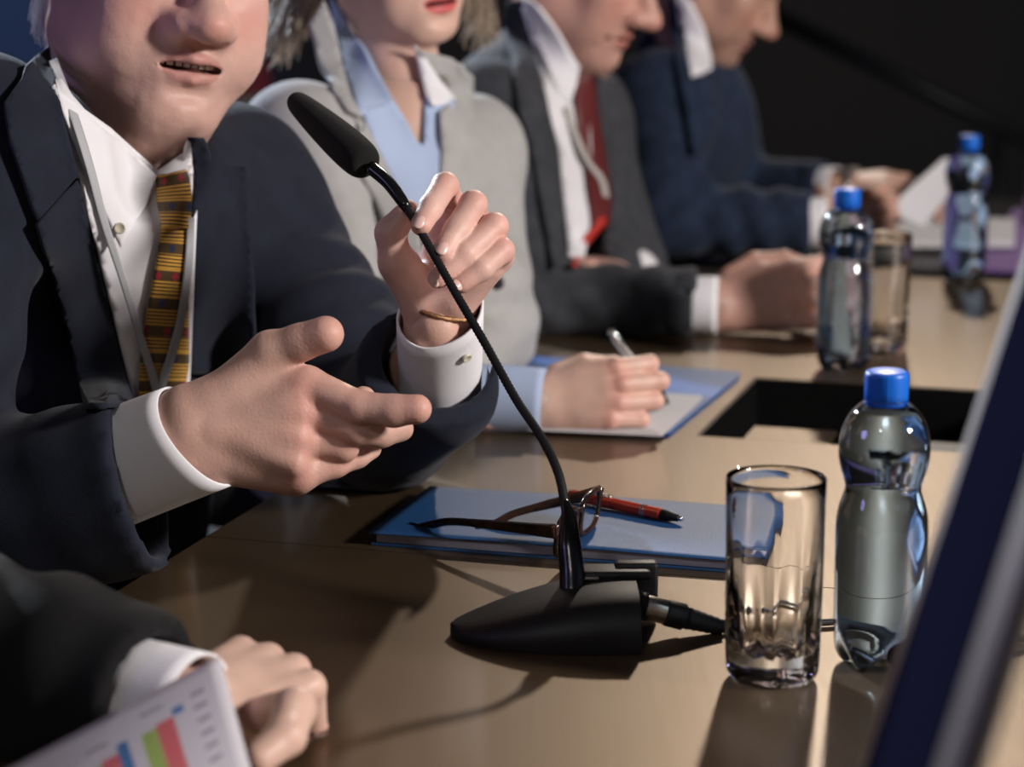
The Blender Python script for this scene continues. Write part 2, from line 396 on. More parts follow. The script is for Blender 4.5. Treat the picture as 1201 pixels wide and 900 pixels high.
# stalk
Dm = float(np.dot(ON(690, 742) - CAM, CF))
sp = [W(672, 697, Dm - .005), W(668, 640, Dm + .005), W(664, 600, Dm + .015), W(655, 556, Dm + .03), W(636, 515, Dm + .05), W(605, 468, Dm + .075), W(570, 405, Dm + .105), W(535, 345, Dm + .13),
      W(505, 292, Dm + .15), W(478, 245, Dm + .165), W(456, 215, Dm + .175), W(434, 196, Dm + .185)]
b = MB(); b.tube(spline([sp[0], W(671, 672, Dm), sp[1], W(667, 608, Dm + .012), W(663, 588, Dm + .018)], 6), [.0100 + 0 * i for i in range(1)] * 1 + [.0100 - .0001 * i for i in range(11)] + [.0089 - .0005 * i for i in range(13)], 20)
b.build('stalk_socket', M_blackg, mic)
cpt = spline(sp[2:11], 14); rr = []
for i in range(len(cpt)): rr.append(0.00335 + 0.00022 * (1 if i % 2 else -1) + (0.0006 if 8 < i < 14 else 0))
cpt2 = spline(sp[2:11], 30)
b = MB(); b.tube(cpt2, [0.0034 + 0.00028 * (1 if i % 2 else -1) for i in range(len(cpt2))], 14); b.build('gooseneck', M_black, mic)
b = MB(); b.tube(spline([sp[9] , sp[10], sp[11]], 6), [.0042, .0046, .005, .0052, .0054, .0054, .0055, .0055, .0056, .0056, .0056, .0056, .0056], 16); b.build('capsule_neck', M_blackg, mic)
t0 = W(431, 194, Dm + .187); t1 = W(343, 115, Dm + .27); tv = t1 - t0; Lf = np.linalg.norm(tv)
fr = [(0, .004), (.005, .0105), (.02, .0135), (.06, .0155), (.14, .0165), (.3, .0163), (.5, .0150), (.7, .0130), (.85, .0112), (.93, .0098), (.97, .0078), (.99, .005), (1.0, .0015)]
b = MB(); b.tube([t0 + tv * a for a, _ in fr], [r_ for _, r_ in fr], 28); fo = b.build('windscreen', M_foam, mic); mod(fo, 'SUBSURF', levels=1, render_levels=2)
# connector and cable
c0 = nose + ax * (Lb + 0.000) - ay * 0.006 + np.array([0, 0, 0.024]); 
cdir = unit(W(838, 734, Dm - .005) - c0); cx2 = np.cross(cdir, (0, 0, 1.0)); cx2 = unit(cx2); cz2 = np.cross(cx2, cdir)
AX = [cx2, cz2, cdir]
b = MB(); b.lathe([(.0, 0), (.0105, 0), (.0105, .006), (.0, .006)], 28, c0, AX); b.build('jack_collar', M_black, base)
cable = empty('microphone_cable', c0, 'black cable with a nickel plug leading from the microphone base across the table', 'cable')
b = MB(); b.lathe([(.0, .004), (.0090, .004), (.0092, .006), (.0092, .022), (.0088, .0225), (0, .0225)], 32, c0, AX); sharp(b.build('plug_shell', M_steel, cable, label='nickel plug shell'), 40)
b = MB(); b.lathe([(.0, .0215), (.0092, .0215), (.0098, .024), (.0098, .036), (.0082, .037), (.0080, .038)] + [(.0080 - .0022 * i / 10 + (.0006 if i % 2 else 0), .038 + .0025 * i) for i in range(11)] + [(.0062, .066), (.0, .066)], 28, c0, AX)
b.build('plug_boot', M_rubber, cable)
ce = c0 + cdir * 0.064
pts = [ce, ce + cdir * 0.02 + np.array([0, 0, -.004]), ON(900, 738, .0034), ON(960, 731, .0034), ON(1040, 727, .0034), ON(1110, 733, .0034), ON(1170, 743, .0034), ON(1215, 752, .0034), ON(1300, 760, .0034)]
MB().tube(spline(pts, 10), .0027, 12).build('cord', M_rubber, cable)
b = MB().tube(spline([ON(1080, 782, .002), ON(1150, 775, .002), ON(1201, 762, .002), ON(1290, 745, .002)], 8), .0018, 10)
tag(b.build('thin_cable', M_rubber), 'thin black cable lying behind the screen at the lower right', 'cable')

# ================================================================== folder, spectacles and red pen
M_folder = mat('blue_folder', (0.005, 0.055, 0.17), 0.55, 0, 0.75, bump=(900, 0.35, 3))
M_pages = mat('page_edges', (0.36, 0.35, 0.42), 0.7)
fa = ON(435, 640); fb = ON(497, 584); fdir = unit(ON(850, 672) - fa); fd2 = unit(fb - fa)
fdir[2] = 0; fdn = np.array([-fdir[1], fdir[0], 0])
FL = float(np.dot(ON(884, 676) - fa, fdir)); FW = float(np.dot(ON(497, 584) - fa, fdn))
folder = empty('document_folder', fa, 'closed blue document folder with spectacles and a red pen lying on it', 'folder')
fc = fa + fdir * FL / 2 + fdn * FW / 2; AXF = [fdir, fdn, (0, 0, 1)]
def fz(z): q = fc.copy(); q[2] = TZ + z; return q
MB().box(fz(.0012), (FL / 2, FW / 2, .0010), AXF, .0004).build('back_cover', M_folder, folder, False)
MB().box(fz(.0062), (FL / 2 - .004, FW / 2 - .003, .0038), AXF, .0003).build('pages', M_pages, folder, False)
# a slightly warped front cover
vv = []; nx, ny = 30, 14
for j in range(ny + 1):
    for i in range(nx + 1):
        x = (i / nx - .5) * (FL + .004); y = (j / ny - .5) * (FW + .004)
        z = .0112 + .0012 * math.sin(i / nx * 3.0) + .0005 * math.sin(j / ny * 4 + i / nx * 5)
        q = fz(z) + fdir * x + fdn * y; vv.append(q)
ff = [(j * (nx + 1) + i, j * (nx + 1) + i + 1, (j + 1) * (nx + 1) + i + 1, (j + 1) * (nx + 1) + i) for j in range(ny) for i in range(nx)]
fcv = mkobj('front_cover', vv, ff, M_folder, folder); mod(fcv, 'SOLIDIFY', thickness=.0009, offset=-1)
# spectacles
gl = empty('spectacles', ON(665, 625, .013), 'brown tortoiseshell reading spectacles lying folded-open on the blue folder', 'spectacles')
M_tort = mat('tortoiseshell', (0.016, 0.009, 0.007), 0.15, var=(60, (0.06, 0.025, 0.012), 0.6))
M_lens = mat('lens', (0.98, 0.98, 1.0), 0.0, trans=1.0, ior=1.3)
zf = .0125
L0 = ON(655, 628, zf + .018); L1 = ON(690, 577, zf + .018)       # hinge ends of the front frame
fd = L1 - L0; fd[2] = 0; FWd = 0.135; 
ctr = ON(678, 612, zf + .017); fdu = unit(np.array([0.30, 0.93, 0.0])); fup = unit(np.array([0.10, 0.0, 1.0])); 
A0 = ctr - fdu * FWd / 2; A1 = ctr + fdu * FWd / 2
b = MB(); ln = MB()
for s_ in (-1, 1):
    cc = ctr + fdu * s_ * 0.034; loop = []
    for k in range(36):
        q = 2 * PI * k / 36; cx_, cy_ = math.cos(q), math.sin(q); e_ = 0.62
        loop.append(cc + fdu * (0.0265 * math.copysign(abs(cx_) ** e_, cx_)) + fup * (0.0165 * math.copysign(abs(cy_) ** e_, cy_)))
    loop.append(loop[0]); loop.append(loop[1]); b.tube(loop, .0025, 8, cap=False)
    base0 = len(ln.v); ln.add([p + np.cross(fdu, fup) * .0004 for p in loop[:36]] + [p - np.cross(fdu, fup) * .0004 for p in loop[:36]],
        [tuple(range(36)), tuple(range(71, 35, -1))] + [(k, (k + 1) % 36, 36 + (k + 1) % 36, 36 + k) for k in range(36)])
b.tube(spline([ctr - fdu * .009 + fup * .006, ctr + fup * .010, ctr + fdu * .009 + fup * .006], 6), .0019, 8)
for s_ in (-1, 1): b.box(ctr + fdu * s_ * .0635 + fup * .009, (.0045, .002, .004), [fdu, np.cross(fdu, fup), fup], .001)
b.build('frame_front', M_tort, gl); ln.build('lenses', M_lens, gl, False)
bk = unit(np.array([-0.985, -0.03, 0.0]))
def temple(p0, tgt):
    d = tgt - p0; side = np.cross(unit(d), (0, 0, 1))
    pts = [p0, p0 + d * .2, p0 + d * .5, p0 + d * .72, p0 + d * .86, tgt]
    zz = [0, 0, .0, -.001, -.006, -.013]; pts = [p + np.array([0, 0, z]) for p, z in zip(pts, zz)]
    pts = spline(pts, 6); n = len(pts); m = MB()
    hs = [.0048 if i < n * .35 else .0030 for i in range(n)]
    hs = [.0062 - .0028 * min(1, i / n * 2.2) + (.0014 * max(0, (i / n - .7)) / .3) for i in range(n)]
    m.tube(pts, hs, 12, flat=0.4, ref=side); 
    return m
near = A0 + fup * .009; far = A1 + fup * .009
tn = ON(484, 612, zf + .003); tf = ON(560, 618, zf + .003)
def toward(p0, tgt, L=0.142):
    d = tgt - p0; return p0 + unit(d) * L
def temple2(p0, px):
    tgt = ON(*px, zf + .006); d = tgt - p0; return temple(p0, tgt)
def lowz(m, z):                                           # nothing of the arm sinks into the cover
    m.v = [(p[0], p[1], max(p[2], z)) for p in m.v]; return m
lowz(temple2(near, (482, 606)), TZ + zf + .0005).build('temple_arm', M_tort, gl)
lowz(temple2(far, (560, 612)), TZ + zf + .0005).build('temple_arm', M_tort, gl)
# red pen
M_red = mat('red_lacquer', (0.42, 0.035, 0.012), 0.25, 0.2, coat=0.4)
pen = empty('ballpoint_pen', ON(700, 585, .015), 'red metallic ballpoint pen with silver tip lying on the blue folder', 'pen')
q0 = ON(668, 580, .0185); q1 = ON(801, 609, .0170); qd = unit(q1 - q0); Lp = np.linalg.norm(q1 - q0)
qs = unit(np.cross(qd, (0, 0, 1))); AXP = [qs, np.cross(qs, qd), qd]
MB().lathe([(0, 0), (.0042, 0), (.0050, .004), (.0052, .03), (.0052, Lp - .024), (.0050, Lp - .022), (0, Lp - .022)], 24, q0, AXP).build('barrel', M_red, pen)
MB().lathe([(.0, Lp - .022), (.0050, Lp - .022), (.0046, Lp - .014), (.0030, Lp - .005), (.0022, Lp - .0035), (0, Lp - .0035)], 24, q0, AXP).build('grip_cone', M_black, pen)
MB().lathe([(.0023, Lp - .0042), (.0022, Lp - .001), (.0008, Lp), (0, Lp)], 20, q0, AXP).build('tip', M_chrome, pen)
b = MB()
for zz in (.040, .043): b.lathe([(.0052, Lp - zz), (.0055, Lp - zz + .0003), (.0055, Lp - zz + .0012), (.0052, Lp - zz + .0015)], 24, q0, AXP)
b.build('ring', M_chrome, pen)
b = MB(); b.tube([q0 + qd * .026 + np.array([0, 0, .0055]), q0 + qd * .046 + np.array([0, 0, .0055])], [.0018, .0018], 8); b.build('clip', M_steel, pen)

# ================================================================== blurred screen in the right foreground
scr = empty('display_screen', W(1240, 700, .92) * np.array([1, 1, 0]) + np.array([0, 0, TZ]), 'thin silver-framed screen seen almost edge-on, blurred in the right foreground', 'screen')
p_lo = W(1068, 930, .93); p_hi = W(1238, 400, .93); up = unit(p_hi - p_lo)
nr = unit(np.cross(up, unit(W(1130, 600, 1) - CAM)))            # across the view
vw = unit(W(1130, 600, 1) - CAM); wd = unit(vw * 0.955 - nr * (-0.02)); 
wdir = unit(vw * 0.99 + nr * 0.0); face = unit(np.cross(up, wdir))
if face[0] > 0: face = -face
Wd = 0.34; th = .006; cen = p_lo + up * .125
rot = math.radians(5.5); wdir2 = unit(wdir * math.cos(rot) + face * math.sin(rot)); face2 = unit(np.cross(up, wdir2)); face2 = face2 if face2[0] < 0 else -face2
face2 = face2 if np.dot(face2, CAM - cen) > 0 else -face2
c = cen + wdir2 * 0.02
MB().box(c, (Wd / 2, .006, .222), [wdir2, face2, up], .002).build('frame', M_silver, scr)
MB().box(c + face2 * .0063 - up * .012, (Wd / 2 - .045, .0006, .198), [wdir2, face2, up], 0).build('panel', M_navy, scr, False)
ft = c - up * .222; 
b = MB(); 
b.tube([ft + up * .02, np.array([ft[0] + .02, ft[1], TZ + .024])], [.012, .012], 12); b.box((ft[0] + .02, ft[1], TZ + .008), (.07, .09, .0060), None, .003); b.build('stand', M_silver, scr)
# ================================================================== implicit surfaces (one continuous mesh per body part group)
def smin(a, b, k):
    if k <= 0: return np.minimum(a, b)
    h = np.maximum(k - np.abs(a - b), 0) / k; return np.minimum(a, b) - h * h * k * 0.25
class Cone:
    def __init__(s, a, b, ra, rb): s.a = np.asarray(a, float); s.b = np.asarray(b, float); s.ra = ra; s.rb = rb
    def box(s): r = np.array([s.ra] * 3); q = np.array([s.rb] * 3); return np.minimum(s.a - r, s.b - q), np.maximum(s.a + r, s.b + q)
    def __call__(s, X, Y, Z):
        ba = s.b - s.a; L = float(np.dot(ba, ba)) + 1e-12; x, y, z = X - s.a[0], Y - s.a[1], Z - s.a[2]
        h = np.clip((x * ba[0] + y * ba[1] + z * ba[2]) / L, 0, 1)
        return np.sqrt((x - ba[0] * h) ** 2 + (y - ba[1] * h) ** 2 + (z - ba[2] * h) ** 2) - (s.ra + (s.rb - s.ra) * h)
class Flat:
    """cone with an elliptical section: w = half width along wd, n = half thickness"""
    def __init__(s, a, b, wa, na, wb, nb, wd):
        s.a = np.asarray(a, float); s.b = np.asarray(b, float); s.p = (wa, na, wb, nb); t = unit(s.b - s.a); wd = np.asarray(wd, float)
        s.w = unit(wd - t * np.dot(wd, t)); s.n = np.cross(t, s.w); s.t = t
    def box(s): r = max(s.p); return np.minimum(s.a, s.b) - r, np.maximum(s.a, s.b) + r
    def __call__(s, X, Y, Z):
        ba = s.b - s.a; L = float(np.dot(ba, ba)) + 1e-12; x, y, z = X - s.a[0], Y - s.a[1], Z - s.a[2]
        h = np.clip((x * ba[0] + y * ba[1] + z * ba[2]) / L, 0, 1); x = x - ba[0] * h; y = y - ba[1] * h; z = z - ba[2] * h
        w = s.p[0] + (s.p[2] - s.p[0]) * h; n = s.p[1] + (s.p[3] - s.p[1]) * h; m = np.minimum(w, n)
        qw = x * s.w[0] + y * s.w[1] + z * s.w[2]; qn = x * s.n[0] + y * s.n[1] + z * s.n[2]; qt = x * s.t[0] + y * s.t[1] + z * s.t[2]
        k0 = np.sqrt((qw / w) ** 2 + (qn / n) ** 2 + (qt / m) ** 2) + 1e-9
        k1 = np.sqrt((qw / w ** 2) ** 2 + (qn / n ** 2) ** 2 + (qt / m ** 2) ** 2) + 1e-9
        return k0 * (k0 - 1) / k1
class Ell:
    def __init__(s, c, R, ax=None): s.c = np.asarray(c, float); s.R = R; s.ax = np.eye(3) if ax is None else np.array([unit(q) for q in ax])
    def box(s): r = max(s.R); return s.c - r, s.c + r
    def __call__(s, X, Y, Z):
        x, y, z = X - s.c[0], Y - s.c[1], Z - s.c[2]; q = [x * a[0] + y * a[1] + z * a[2] for a in s.ax]
        k0 = np.sqrt(sum((q[i] / s.R[i]) ** 2 for i in range(3))) + 1e-9; k1 = np.sqrt(sum((q[i] / s.R[i] ** 2) ** 2 for i in range(3))) + 1e-9
        return k0 * (k0 - 1) / k1
class Cut:
    """everything beyond a plane, within reach R (cuts a sleeve end square)"""
    def __init__(s, c, t, R): s.c = np.asarray(c, float); s.t = unit(t); s.R = R
    def box(s): return s.c - s.R, s.c + s.R
    def __call__(s, X, Y, Z):
        x, y, z = X - s.c[0], Y - s.c[1], Z - s.c[2]
        return np.maximum(-(x * s.t[0] + y * s.t[1] + z * s.t[2]), np.sqrt(x * x + y * y + z * z) - s.R)
def rest(V_):
    """cloth and skin lie on the table instead of sinking into it; the trunk stays in front of its edge"""
    V_ = V_.copy(); vv = V_ @ V; over = vv > EDGE_V - .004
    m_ = over & (V_[:, 2] < TZ + .0012) & (V_[:, 2] > TZ - .075) & (vv > EDGE_V + .012); V_[m_, 2] = TZ + .0012
    m2 = over & ~m_ & (V_[:, 2] < TZ + .004); V_[m2] -= ((vv[m2] - (EDGE_V - .004))[:, None]) * V
    return V_
BIG = 0.5
class Field:
    def __init__(s, lo, hi, h):
        s.lo = np.asarray(lo, float); s.h = h; s.n = np.ceil((np.asarray(hi) - s.lo) / h).astype(int) + 1
        s.ax = [(s.lo[i] + h * np.arange(s.n[i])).astype(np.float32) for i in range(3)]; s.v = np.full(tuple(s.n), BIG, np.float32)
    def _blk(s, p, k):
        lo, hi = p.box(); m = k + 2.5 * s.h
        i0 = np.clip(np.floor((lo - m - s.lo) / s.h).astype(int), 0, s.n); i1 = np.clip(np.ceil((hi + m - s.lo) / s.h).astype(int) + 1, 0, s.n)
        if np.any(i1 <= i0): return None
        sl = tuple(slice(a, b) for a, b in zip(i0, i1))
        g = [s.ax[0][sl[0]][:, None, None], s.ax[1][sl[1]][None, :, None], s.ax[2][sl[2]][None, None, :]]
        return sl, p(*g).astype(np.float32)
    def add(s, p, k=0.01):
        r = s._blk(p, k)
        if r: s.v[r[0]] = smin(s.v[r[0]], r[1], k)
        return s
    def sub(s, p, k=0.004):
        r = s._blk(p, k)
        if r: s.v[r[0]] = -smin(-s.v[r[0]], r[1], k)
        return s
    def mesh(s):
        v = s.v; ins = v < 0; n = s.n; nx, ny, nz = n
        acc = np.zeros((nx - 1, ny - 1, nz - 1, 3), np.float32); cnt = np.zeros((nx - 1, ny - 1, nz - 1), np.float32)
        for axis in range(3):
            o = [i for i in range(3) if i != axis]
            for da in (0, 1):
                for db in (0, 1):
                    st = [0, 0, 0]; st[o[0]] = da; st[o[1]] = db
                    s0 = tuple(slice(st[i], st[i] + n[i] - 1) for i in range(3)); st2 = list(st); st2[axis] = 1
                    s1 = tuple(slice(st2[i], st2[i] + n[i] - 1) for i in range(3))
                    c = ins[s0] != ins[s1]
                    if not c.any(): continue
                    a = v[s0][c]; b = v[s1][c]; t = a / (a - b); pos = np.zeros((len(t), 3), np.float32)
                    pos[:, axis] = t; pos[:, o[0]] = da; pos[:, o[1]] = db; acc[c] += pos; cnt[c] += 1
        act = cnt > 0; idx = np.full(act.shape, -1, np.int64); idx[act] = np.arange(act.sum())
        ijk = np.argwhere(act); V_ = s.lo + (ijk + acc[act] / cnt[act][:, None]) * s.h; F = []
        for axis in range(3):
            b_, c_ = (axis + 1) % 3, (axis + 2) % 3
            s0 = [slice(0, n[i]) for i in range(3)]; s0[axis] = slice(0, n[axis] - 1); s0[b_] = slice(1, n[b_] - 1); s0[c_] = slice(1, n[c_] - 1)
            s1 = list(s0); s1[axis] = slice(1, n[axis])
            A = ins[tuple(s0)]; B = ins[tuple(s1)]; e = np.argwhere(A != B)
            if not len(e): continue
            fl = A[A != B]; base = e.copy(); base[:, b_] += 1; base[:, c_] += 1
            def at(db, dc):
                q = base.copy(); q[:, b_] -= db; q[:, c_] -= dc; return idx[q[:, 0], q[:, 1], q[:, 2]]
            q = np.stack([at(1, 1), at(0, 1), at(0, 0), at(1, 0)], 1); q[~fl] = q[~fl][:, ::-1]; F.append(q)
        F = np.concatenate(F) if F else np.zeros((0, 4), int); F = F[(F >= 0).all(1)]
        return V_, F
def vnormals(V_, F):
    n = np.cross(V_[F[:, 2]] - V_[F[:, 0]], V_[F[:, 3]] - V_[F[:, 1]]); N = np.zeros_like(V_)
    for i in range(4): np.add.at(N, F[:, i], n)
    return N / (np.linalg.norm(N, axis=1)[:, None] + 1e-12)
def relax(V_, F, it=2, lam=0.5):
    E = np.concatenate([F[:, [0, 1]], F[:, [1, 2]], F[:, [2, 3]], F[:, [3, 0]]]); E = np.concatenate([E, E[:, ::-1]])
    cnt = np.zeros(len(V_)); np.add.at(cnt, E[:, 0], 1)
    for _ in range(it):
        s_ = np.zeros_like(V_); np.add.at(s_, E[:, 0], V_[E[:, 1]]); V_ = V_ + lam * (s_ / np.maximum(cnt, 1)[:, None] - V_)
    return V_
def wob(P, s, seed=0.0):
    """smooth pseudo-noise, about -1..1"""
    x, y, z = (P * s).T; a = seed
    return (np.sin(x * 1.0 + 1.7 * np.sin(y * .8 + a) + a) + np.sin(y * 1.1 + 1.6 * np.sin(z * .9 + 2 + a) + 1.3) + np.sin(z * .95 + 1.5 * np.sin(x * .85 + 4 + a) + 2.1)) / 3
def folds(P, N, specs):
    """cloth folds: (centre, direction across the folds, reach, height, wavelength)"""
    d = np.zeros(len(P))
    for i, (c, a, R, amp, lam) in enumerate(specs):
        q = P - np.asarray(c); a = unit(a); t = q @ a; r = np.linalg.norm(q, axis=1)
        wv = np.sin(2 * PI * t / lam + 1.6 * wob(P, 14, i) + i); wv = np.sign(wv) * np.abs(wv) ** 0.8
        d += amp * np.exp(-(r / R) ** 2) * wv * (0.6 + 0.4 * wob(P, 22, i + 3))
    return P + N * d[:, None]
def join(parts):
    V_ = []; F = []; C_ = []; b = 0
    for p in parts:
        V_.append(p[0]); F.append(p[1] + b); b += len(p[0])
        if len(p) > 2: C_.append(p[2])
    return np.concatenate(V_), np.concatenate(F), (np.concatenate(C_) if C_ else None)
def meshobj(name, V_, F, m, parent=None, C_=None, label=None, split=False):
    me = bpy.data.meshes.new(name); me.vertices.add(len(V_)); me.vertices.foreach_set('co', np.asarray(V_, np.float32).ravel())
    nl = F.size; me.loops.add(nl); me.loops.foreach_set('vertex_index', F.ravel().astype(np.int32)); me.polygons.add(len(F))
    me.polygons.foreach_set('loop_start', (np.arange(len(F)) * F.shape[1]).astype(np.int32))
    me.polygons.foreach_set('use_smooth', [True] * len(F)); me.update(calc_edges=True); me.validate()
    if C_ is not None:
        a = me.color_attributes.new('Col', 'FLOAT_COLOR', 'POINT'); q = np.ones((len(V_), 4), np.float32); q[:, :3] = C_; a.data.foreach_set('color', q.ravel())
    me.materials.append(m); o = bpy.data.objects.new(name, me); COL.objects.link(o)
    if parent is not None:
        o.parent = parent; o.matrix_parent_inverse = parent_matrix(parent).inverted()
    if label: o['label'] = label
    return o
def bvh_of(parts):
    V_, F, _ = join([(p[0], p[1]) for p in parts]); return BVHTree.FromPolygons([tuple(v) for v in V_], [tuple(int(i) for i in f) for f in F])
def hitd(bvh, px, py, off=0.0, cen=None):
    r = CF + (px - CX) / FPX * CR - (py - CY) / FPX * CU; h = bvh.ray_cast(Vector(CAM), Vector(unit(r)))
    if h[0] is None:
        return None
    return float(np.dot(np.array(h[0]) - CAM, CF)) - off
def inpoly(p, poly):
    x, y = p; c = False; j = len(poly) - 1
    for i in range(len(poly)):
        xi, yi = poly[i]; xj, yj = poly[j]
        if (yi > y) != (yj > y) and x < (xj - xi) * (y - yi) / (yj - yi) + xi: c = not c
        j = i
    return c
def drape(name, poly, bvh, off, m, parent, grid=5.0, thick=0.002, sm=12, roundc=True, bulge=None, dlim=None, label=None, subd=True):
    """a cloth panel cut to an outline and laid on the body surface"""
    if roundc:
        P = [np.array(p, float) for p in poly]; out = []
        n = len(P)
        for i in range(n):
            a, b = P[i], P[(i + 1) % n]; k = max(1, int(np.linalg.norm(b - a) / grid)); out += [a + (b - a) * j / k for j in range(k)]
        poly = [tuple(p) for p in out]
    xs = [p[0] for p in poly]; ys = [p[1] for p in poly]; pts = [Vector(p) for p in poly]; n = len(pts)
    y = min(ys) + grid * .5; row = 0
    pa = np.array(poly)
    while y < max(ys):
        x = min(xs) + grid * (.5 if row % 2 else 0.0)
        while x < max(xs):
            if inpoly((x, y), poly) and np.min(np.hypot(pa[:, 0] - x, pa[:, 1] - y)) > grid * .45: pts.append(Vector((x, y)))
            x += grid
        y += grid; row += 1
    vo, eo, fo, *_ = delaunay_2d_cdt(pts, [(i, (i + 1) % n) for i in range(n)], [], 2, 1e-4)
    Q = np.array([[v.x, v.y] for v in vo]); D = np.array([np.nan if (h := hitd(bvh, q[0], q[1])) is None else h for q in Q])
    ok = ~np.isnan(D)
    if dlim: ok &= (D > dlim[0]) & (D < dlim[1])
    for i in np.where(~ok)[0]:
        j = np.argmin(np.where(ok, np.hypot(*(Q - Q[i]).T), 1e9)); D[i] = D[j]
    F = [tuple(f) for f in fo]; nb = [set() for _ in Q]
    for f in F:
        for a in range(len(f)): nb[f[a]].add(f[a - 1]); nb[f[a - 1]].add(f[a])
    D0 = D.copy()
    for _ in range(sm): D = np.minimum(D0, np.array([0.4 * D[i] + 0.6 * np.mean([D[j] for j in nb[i]]) if nb[i] else D[i] for i in range(len(D))]))
    of = np.array([off if not callable(off) else off(q[0], q[1]) for q in Q]); D = D - of
    Vv = [W(Q[i][0], Q[i][1], D[i]) for i in range(len(Q))]
    o = mkobj(name, Vv, [f[::-1] for f in F], m, parent, label=label)
    uv = o.data.uv_layers.new(name='UVMap')
    for lp in o.data.loops: uv.data[lp.index].uv = (Q[lp.vertex_index][0] / 100.0, Q[lp.vertex_index][1] / 100.0)
    if thick: mod(o, 'SOLIDIFY', thickness=thick, offset=-1.0)
    return o
def strip(name, line, bvh, off, m, parent, nu=8, step=4, thick=0.0015, bulge=0.0, dfix=None, label=None, sm=8):
    """a band of given widths laid on the body: line = [(px, py, width px)]"""
    P = np.array(spline([np.array(p, float) for p in line], step)); n = len(P); rows = []; D = []; S_ = []; dist = 0.0
    for i in range(n):
        t = P[min(i + 1, n - 1)][:2] - P[max(i - 1, 0)][:2]; t = t / (np.linalg.norm(t) + 1e-9); s_ = np.array([-t[1], t[0]])
        if i: dist += np.linalg.norm(P[i][:2] - P[i - 1][:2])
        for k in range(nu + 1):
            a = k / nu * 2 - 1; q = P[i][:2] + s_ * a * P[i][2] / 2; S_.append((k / nu, dist / 100.0)); rows.append(q)
            h = dfix[0] + (dfix[1] - dfix[0]) * i / (n - 1) if dfix else hitd(bvh, P[i][0] + s_[0] * a * P[i][2] / 2, P[i][1] + s_[1] * a * P[i][2] / 2)
            D.append(np.nan if h is None else h)
    D = np.array(D).reshape(n, nu + 1)
    if np.isnan(D).any():
        md = np.nanmedian(D); D = np.where(np.isnan(D), md, D)
    for _ in range(sm):
        E = D.copy(); E[1:-1] = (D[:-2] + D[1:-1] * 2 + D[2:]) / 4; E[:, 1:-1] = (E[:, :-2] + E[:, 1:-1] * 2 + E[:, 2:]) / 4; D = E
    Vv = []
    for i in range(n):
        for k in range(nu + 1):
            a = k / nu * 2 - 1; q = rows[i * (nu + 1) + k]; oo = off(i / (n - 1)) if callable(off) else off
            Vv.append(W(q[0], q[1], D[i, k] - oo - bulge * (1 - a * a)))
    F = [(i * (nu + 1) + k, (i + 1) * (nu + 1) + k, (i + 1) * (nu + 1) + k + 1, i * (nu + 1) + k + 1) for i in range(n - 1) for k in range(nu)]
    o = mkobj(name, Vv, F, m, parent, label=label); uv = o.data.uv_layers.new(name='UVMap')
    for lp in o.data.loops: uv.data[lp.index].uv = S_[lp.vertex_index]
    if thick: mod(o, 'SOLIDIFY', thickness=thick, offset=0.0)
    return o
def cuff(name, a, b, wa, na, wb, nb, wd, m, parent, thick=0.0015, n=40, wav=0.0, label=None, rows=8, tilt=0.0, tiltdir=None, amp=0.0):
    """an open tube of cloth round a wrist, a = far end in the sleeve, b = open end"""
    a = np.asarray(a, float); b = np.asarray(b, float); t = unit(b - a); w_ = np.asarray(wd, float); w_ = unit(w_ - t * np.dot(w_, t)); q_ = np.cross(t, w_); Vv = []
    for i in range(rows + 1):
        h = i / rows
        for k in range(n):
            g_ = 2 * PI * k / n; rw = (wa + (wb - wa) * h) * (1 + wav * math.sin(3 * g_ + 2 * h) + amp * math.sin(5 * g_ + 4 * h)); rn = (na + (nb - na) * h) * (1 + wav * math.sin(2 * g_ + 1 + 3 * h))
            off = w_ * rw * math.cos(g_) + q_ * rn * math.sin(g_); p = a + (b - a) * h + off
            if tiltdir is not None: p = p + t * tilt * h * float(np.dot(unit(off), unit(tiltdir)))
            Vv.append(p)
    F = [(i * n + k, i * n + (k + 1) % n, (i + 1) * n + (k + 1) % n, (i + 1) * n + k) for i in range(rows) for k in range(n)]
    o = mkobj(name, Vv, F, m, parent, label=label); mod(o, 'SOLIDIFY', thickness=thick, offset=-1.0); return o

# ------------------------------------------------------------------ hands
def chain_field(base, pts, k=0.006, kin=0.004):
    """one finger (joints with radii) smoothly rooted in the palm field"""
    f = Field(base.lo, base.lo + (base.n - 1) * base.h, base.h); f.n = base.n; f.ax = base.ax; f.v = np.full(tuple(base.n), BIG, np.float32)
    for (p, r), (q, s_) in zip(pts[:-1], pts[1:]): f.add(Cone(p, q, r, s_), kin)
    return f
def build_hand(palm, fingers, h=0.0016, kf=0.008, kc=0.0016, crease=True, extra=None):
    allp = []
    for p in palm: allp += list(p.box())
    for c in fingers:
        for p, r in c: allp += [np.asarray(p) - r, np.asarray(p) + r]
    A = np.array(allp); lo = A.min(0) - 0.008; hi = A.max(0) + 0.008
    B = Field(lo, hi, h)
    for p in palm: B.add(p, 0.014)
    res = B.v.copy(); palm0 = B.v.copy()
    for c in fingers:
        f = chain_field(B, c); comb = smin(palm0, f.v, kf); res = smin(res, comb, kc)
    B.v = res
    if extra: extra(B)
    V_, F = B.mesh(); V_ = relax(V_, F, 2, 0.4); return V_, F
def skin_col(V_, base, reds, amt=0.5, red=(0.62, 0.22, 0.18)):
    C_ = np.tile(np.array(base), (len(V_), 1)); m = 0.10 * wob(V_, 90) + 0.06 * wob(V_, 260, 2); C_ = C_ * (1 + m[:, None])
    for (c, r) in reds:
        d = np.linalg.norm(V_ - np.asarray(c), axis=1); w_ = amt * np.exp(-(d / r) ** 2)[:, None]; C_ = C_ * (1 - w_) + np.array(red) * w_
    return np.clip(C_, 0, 1)
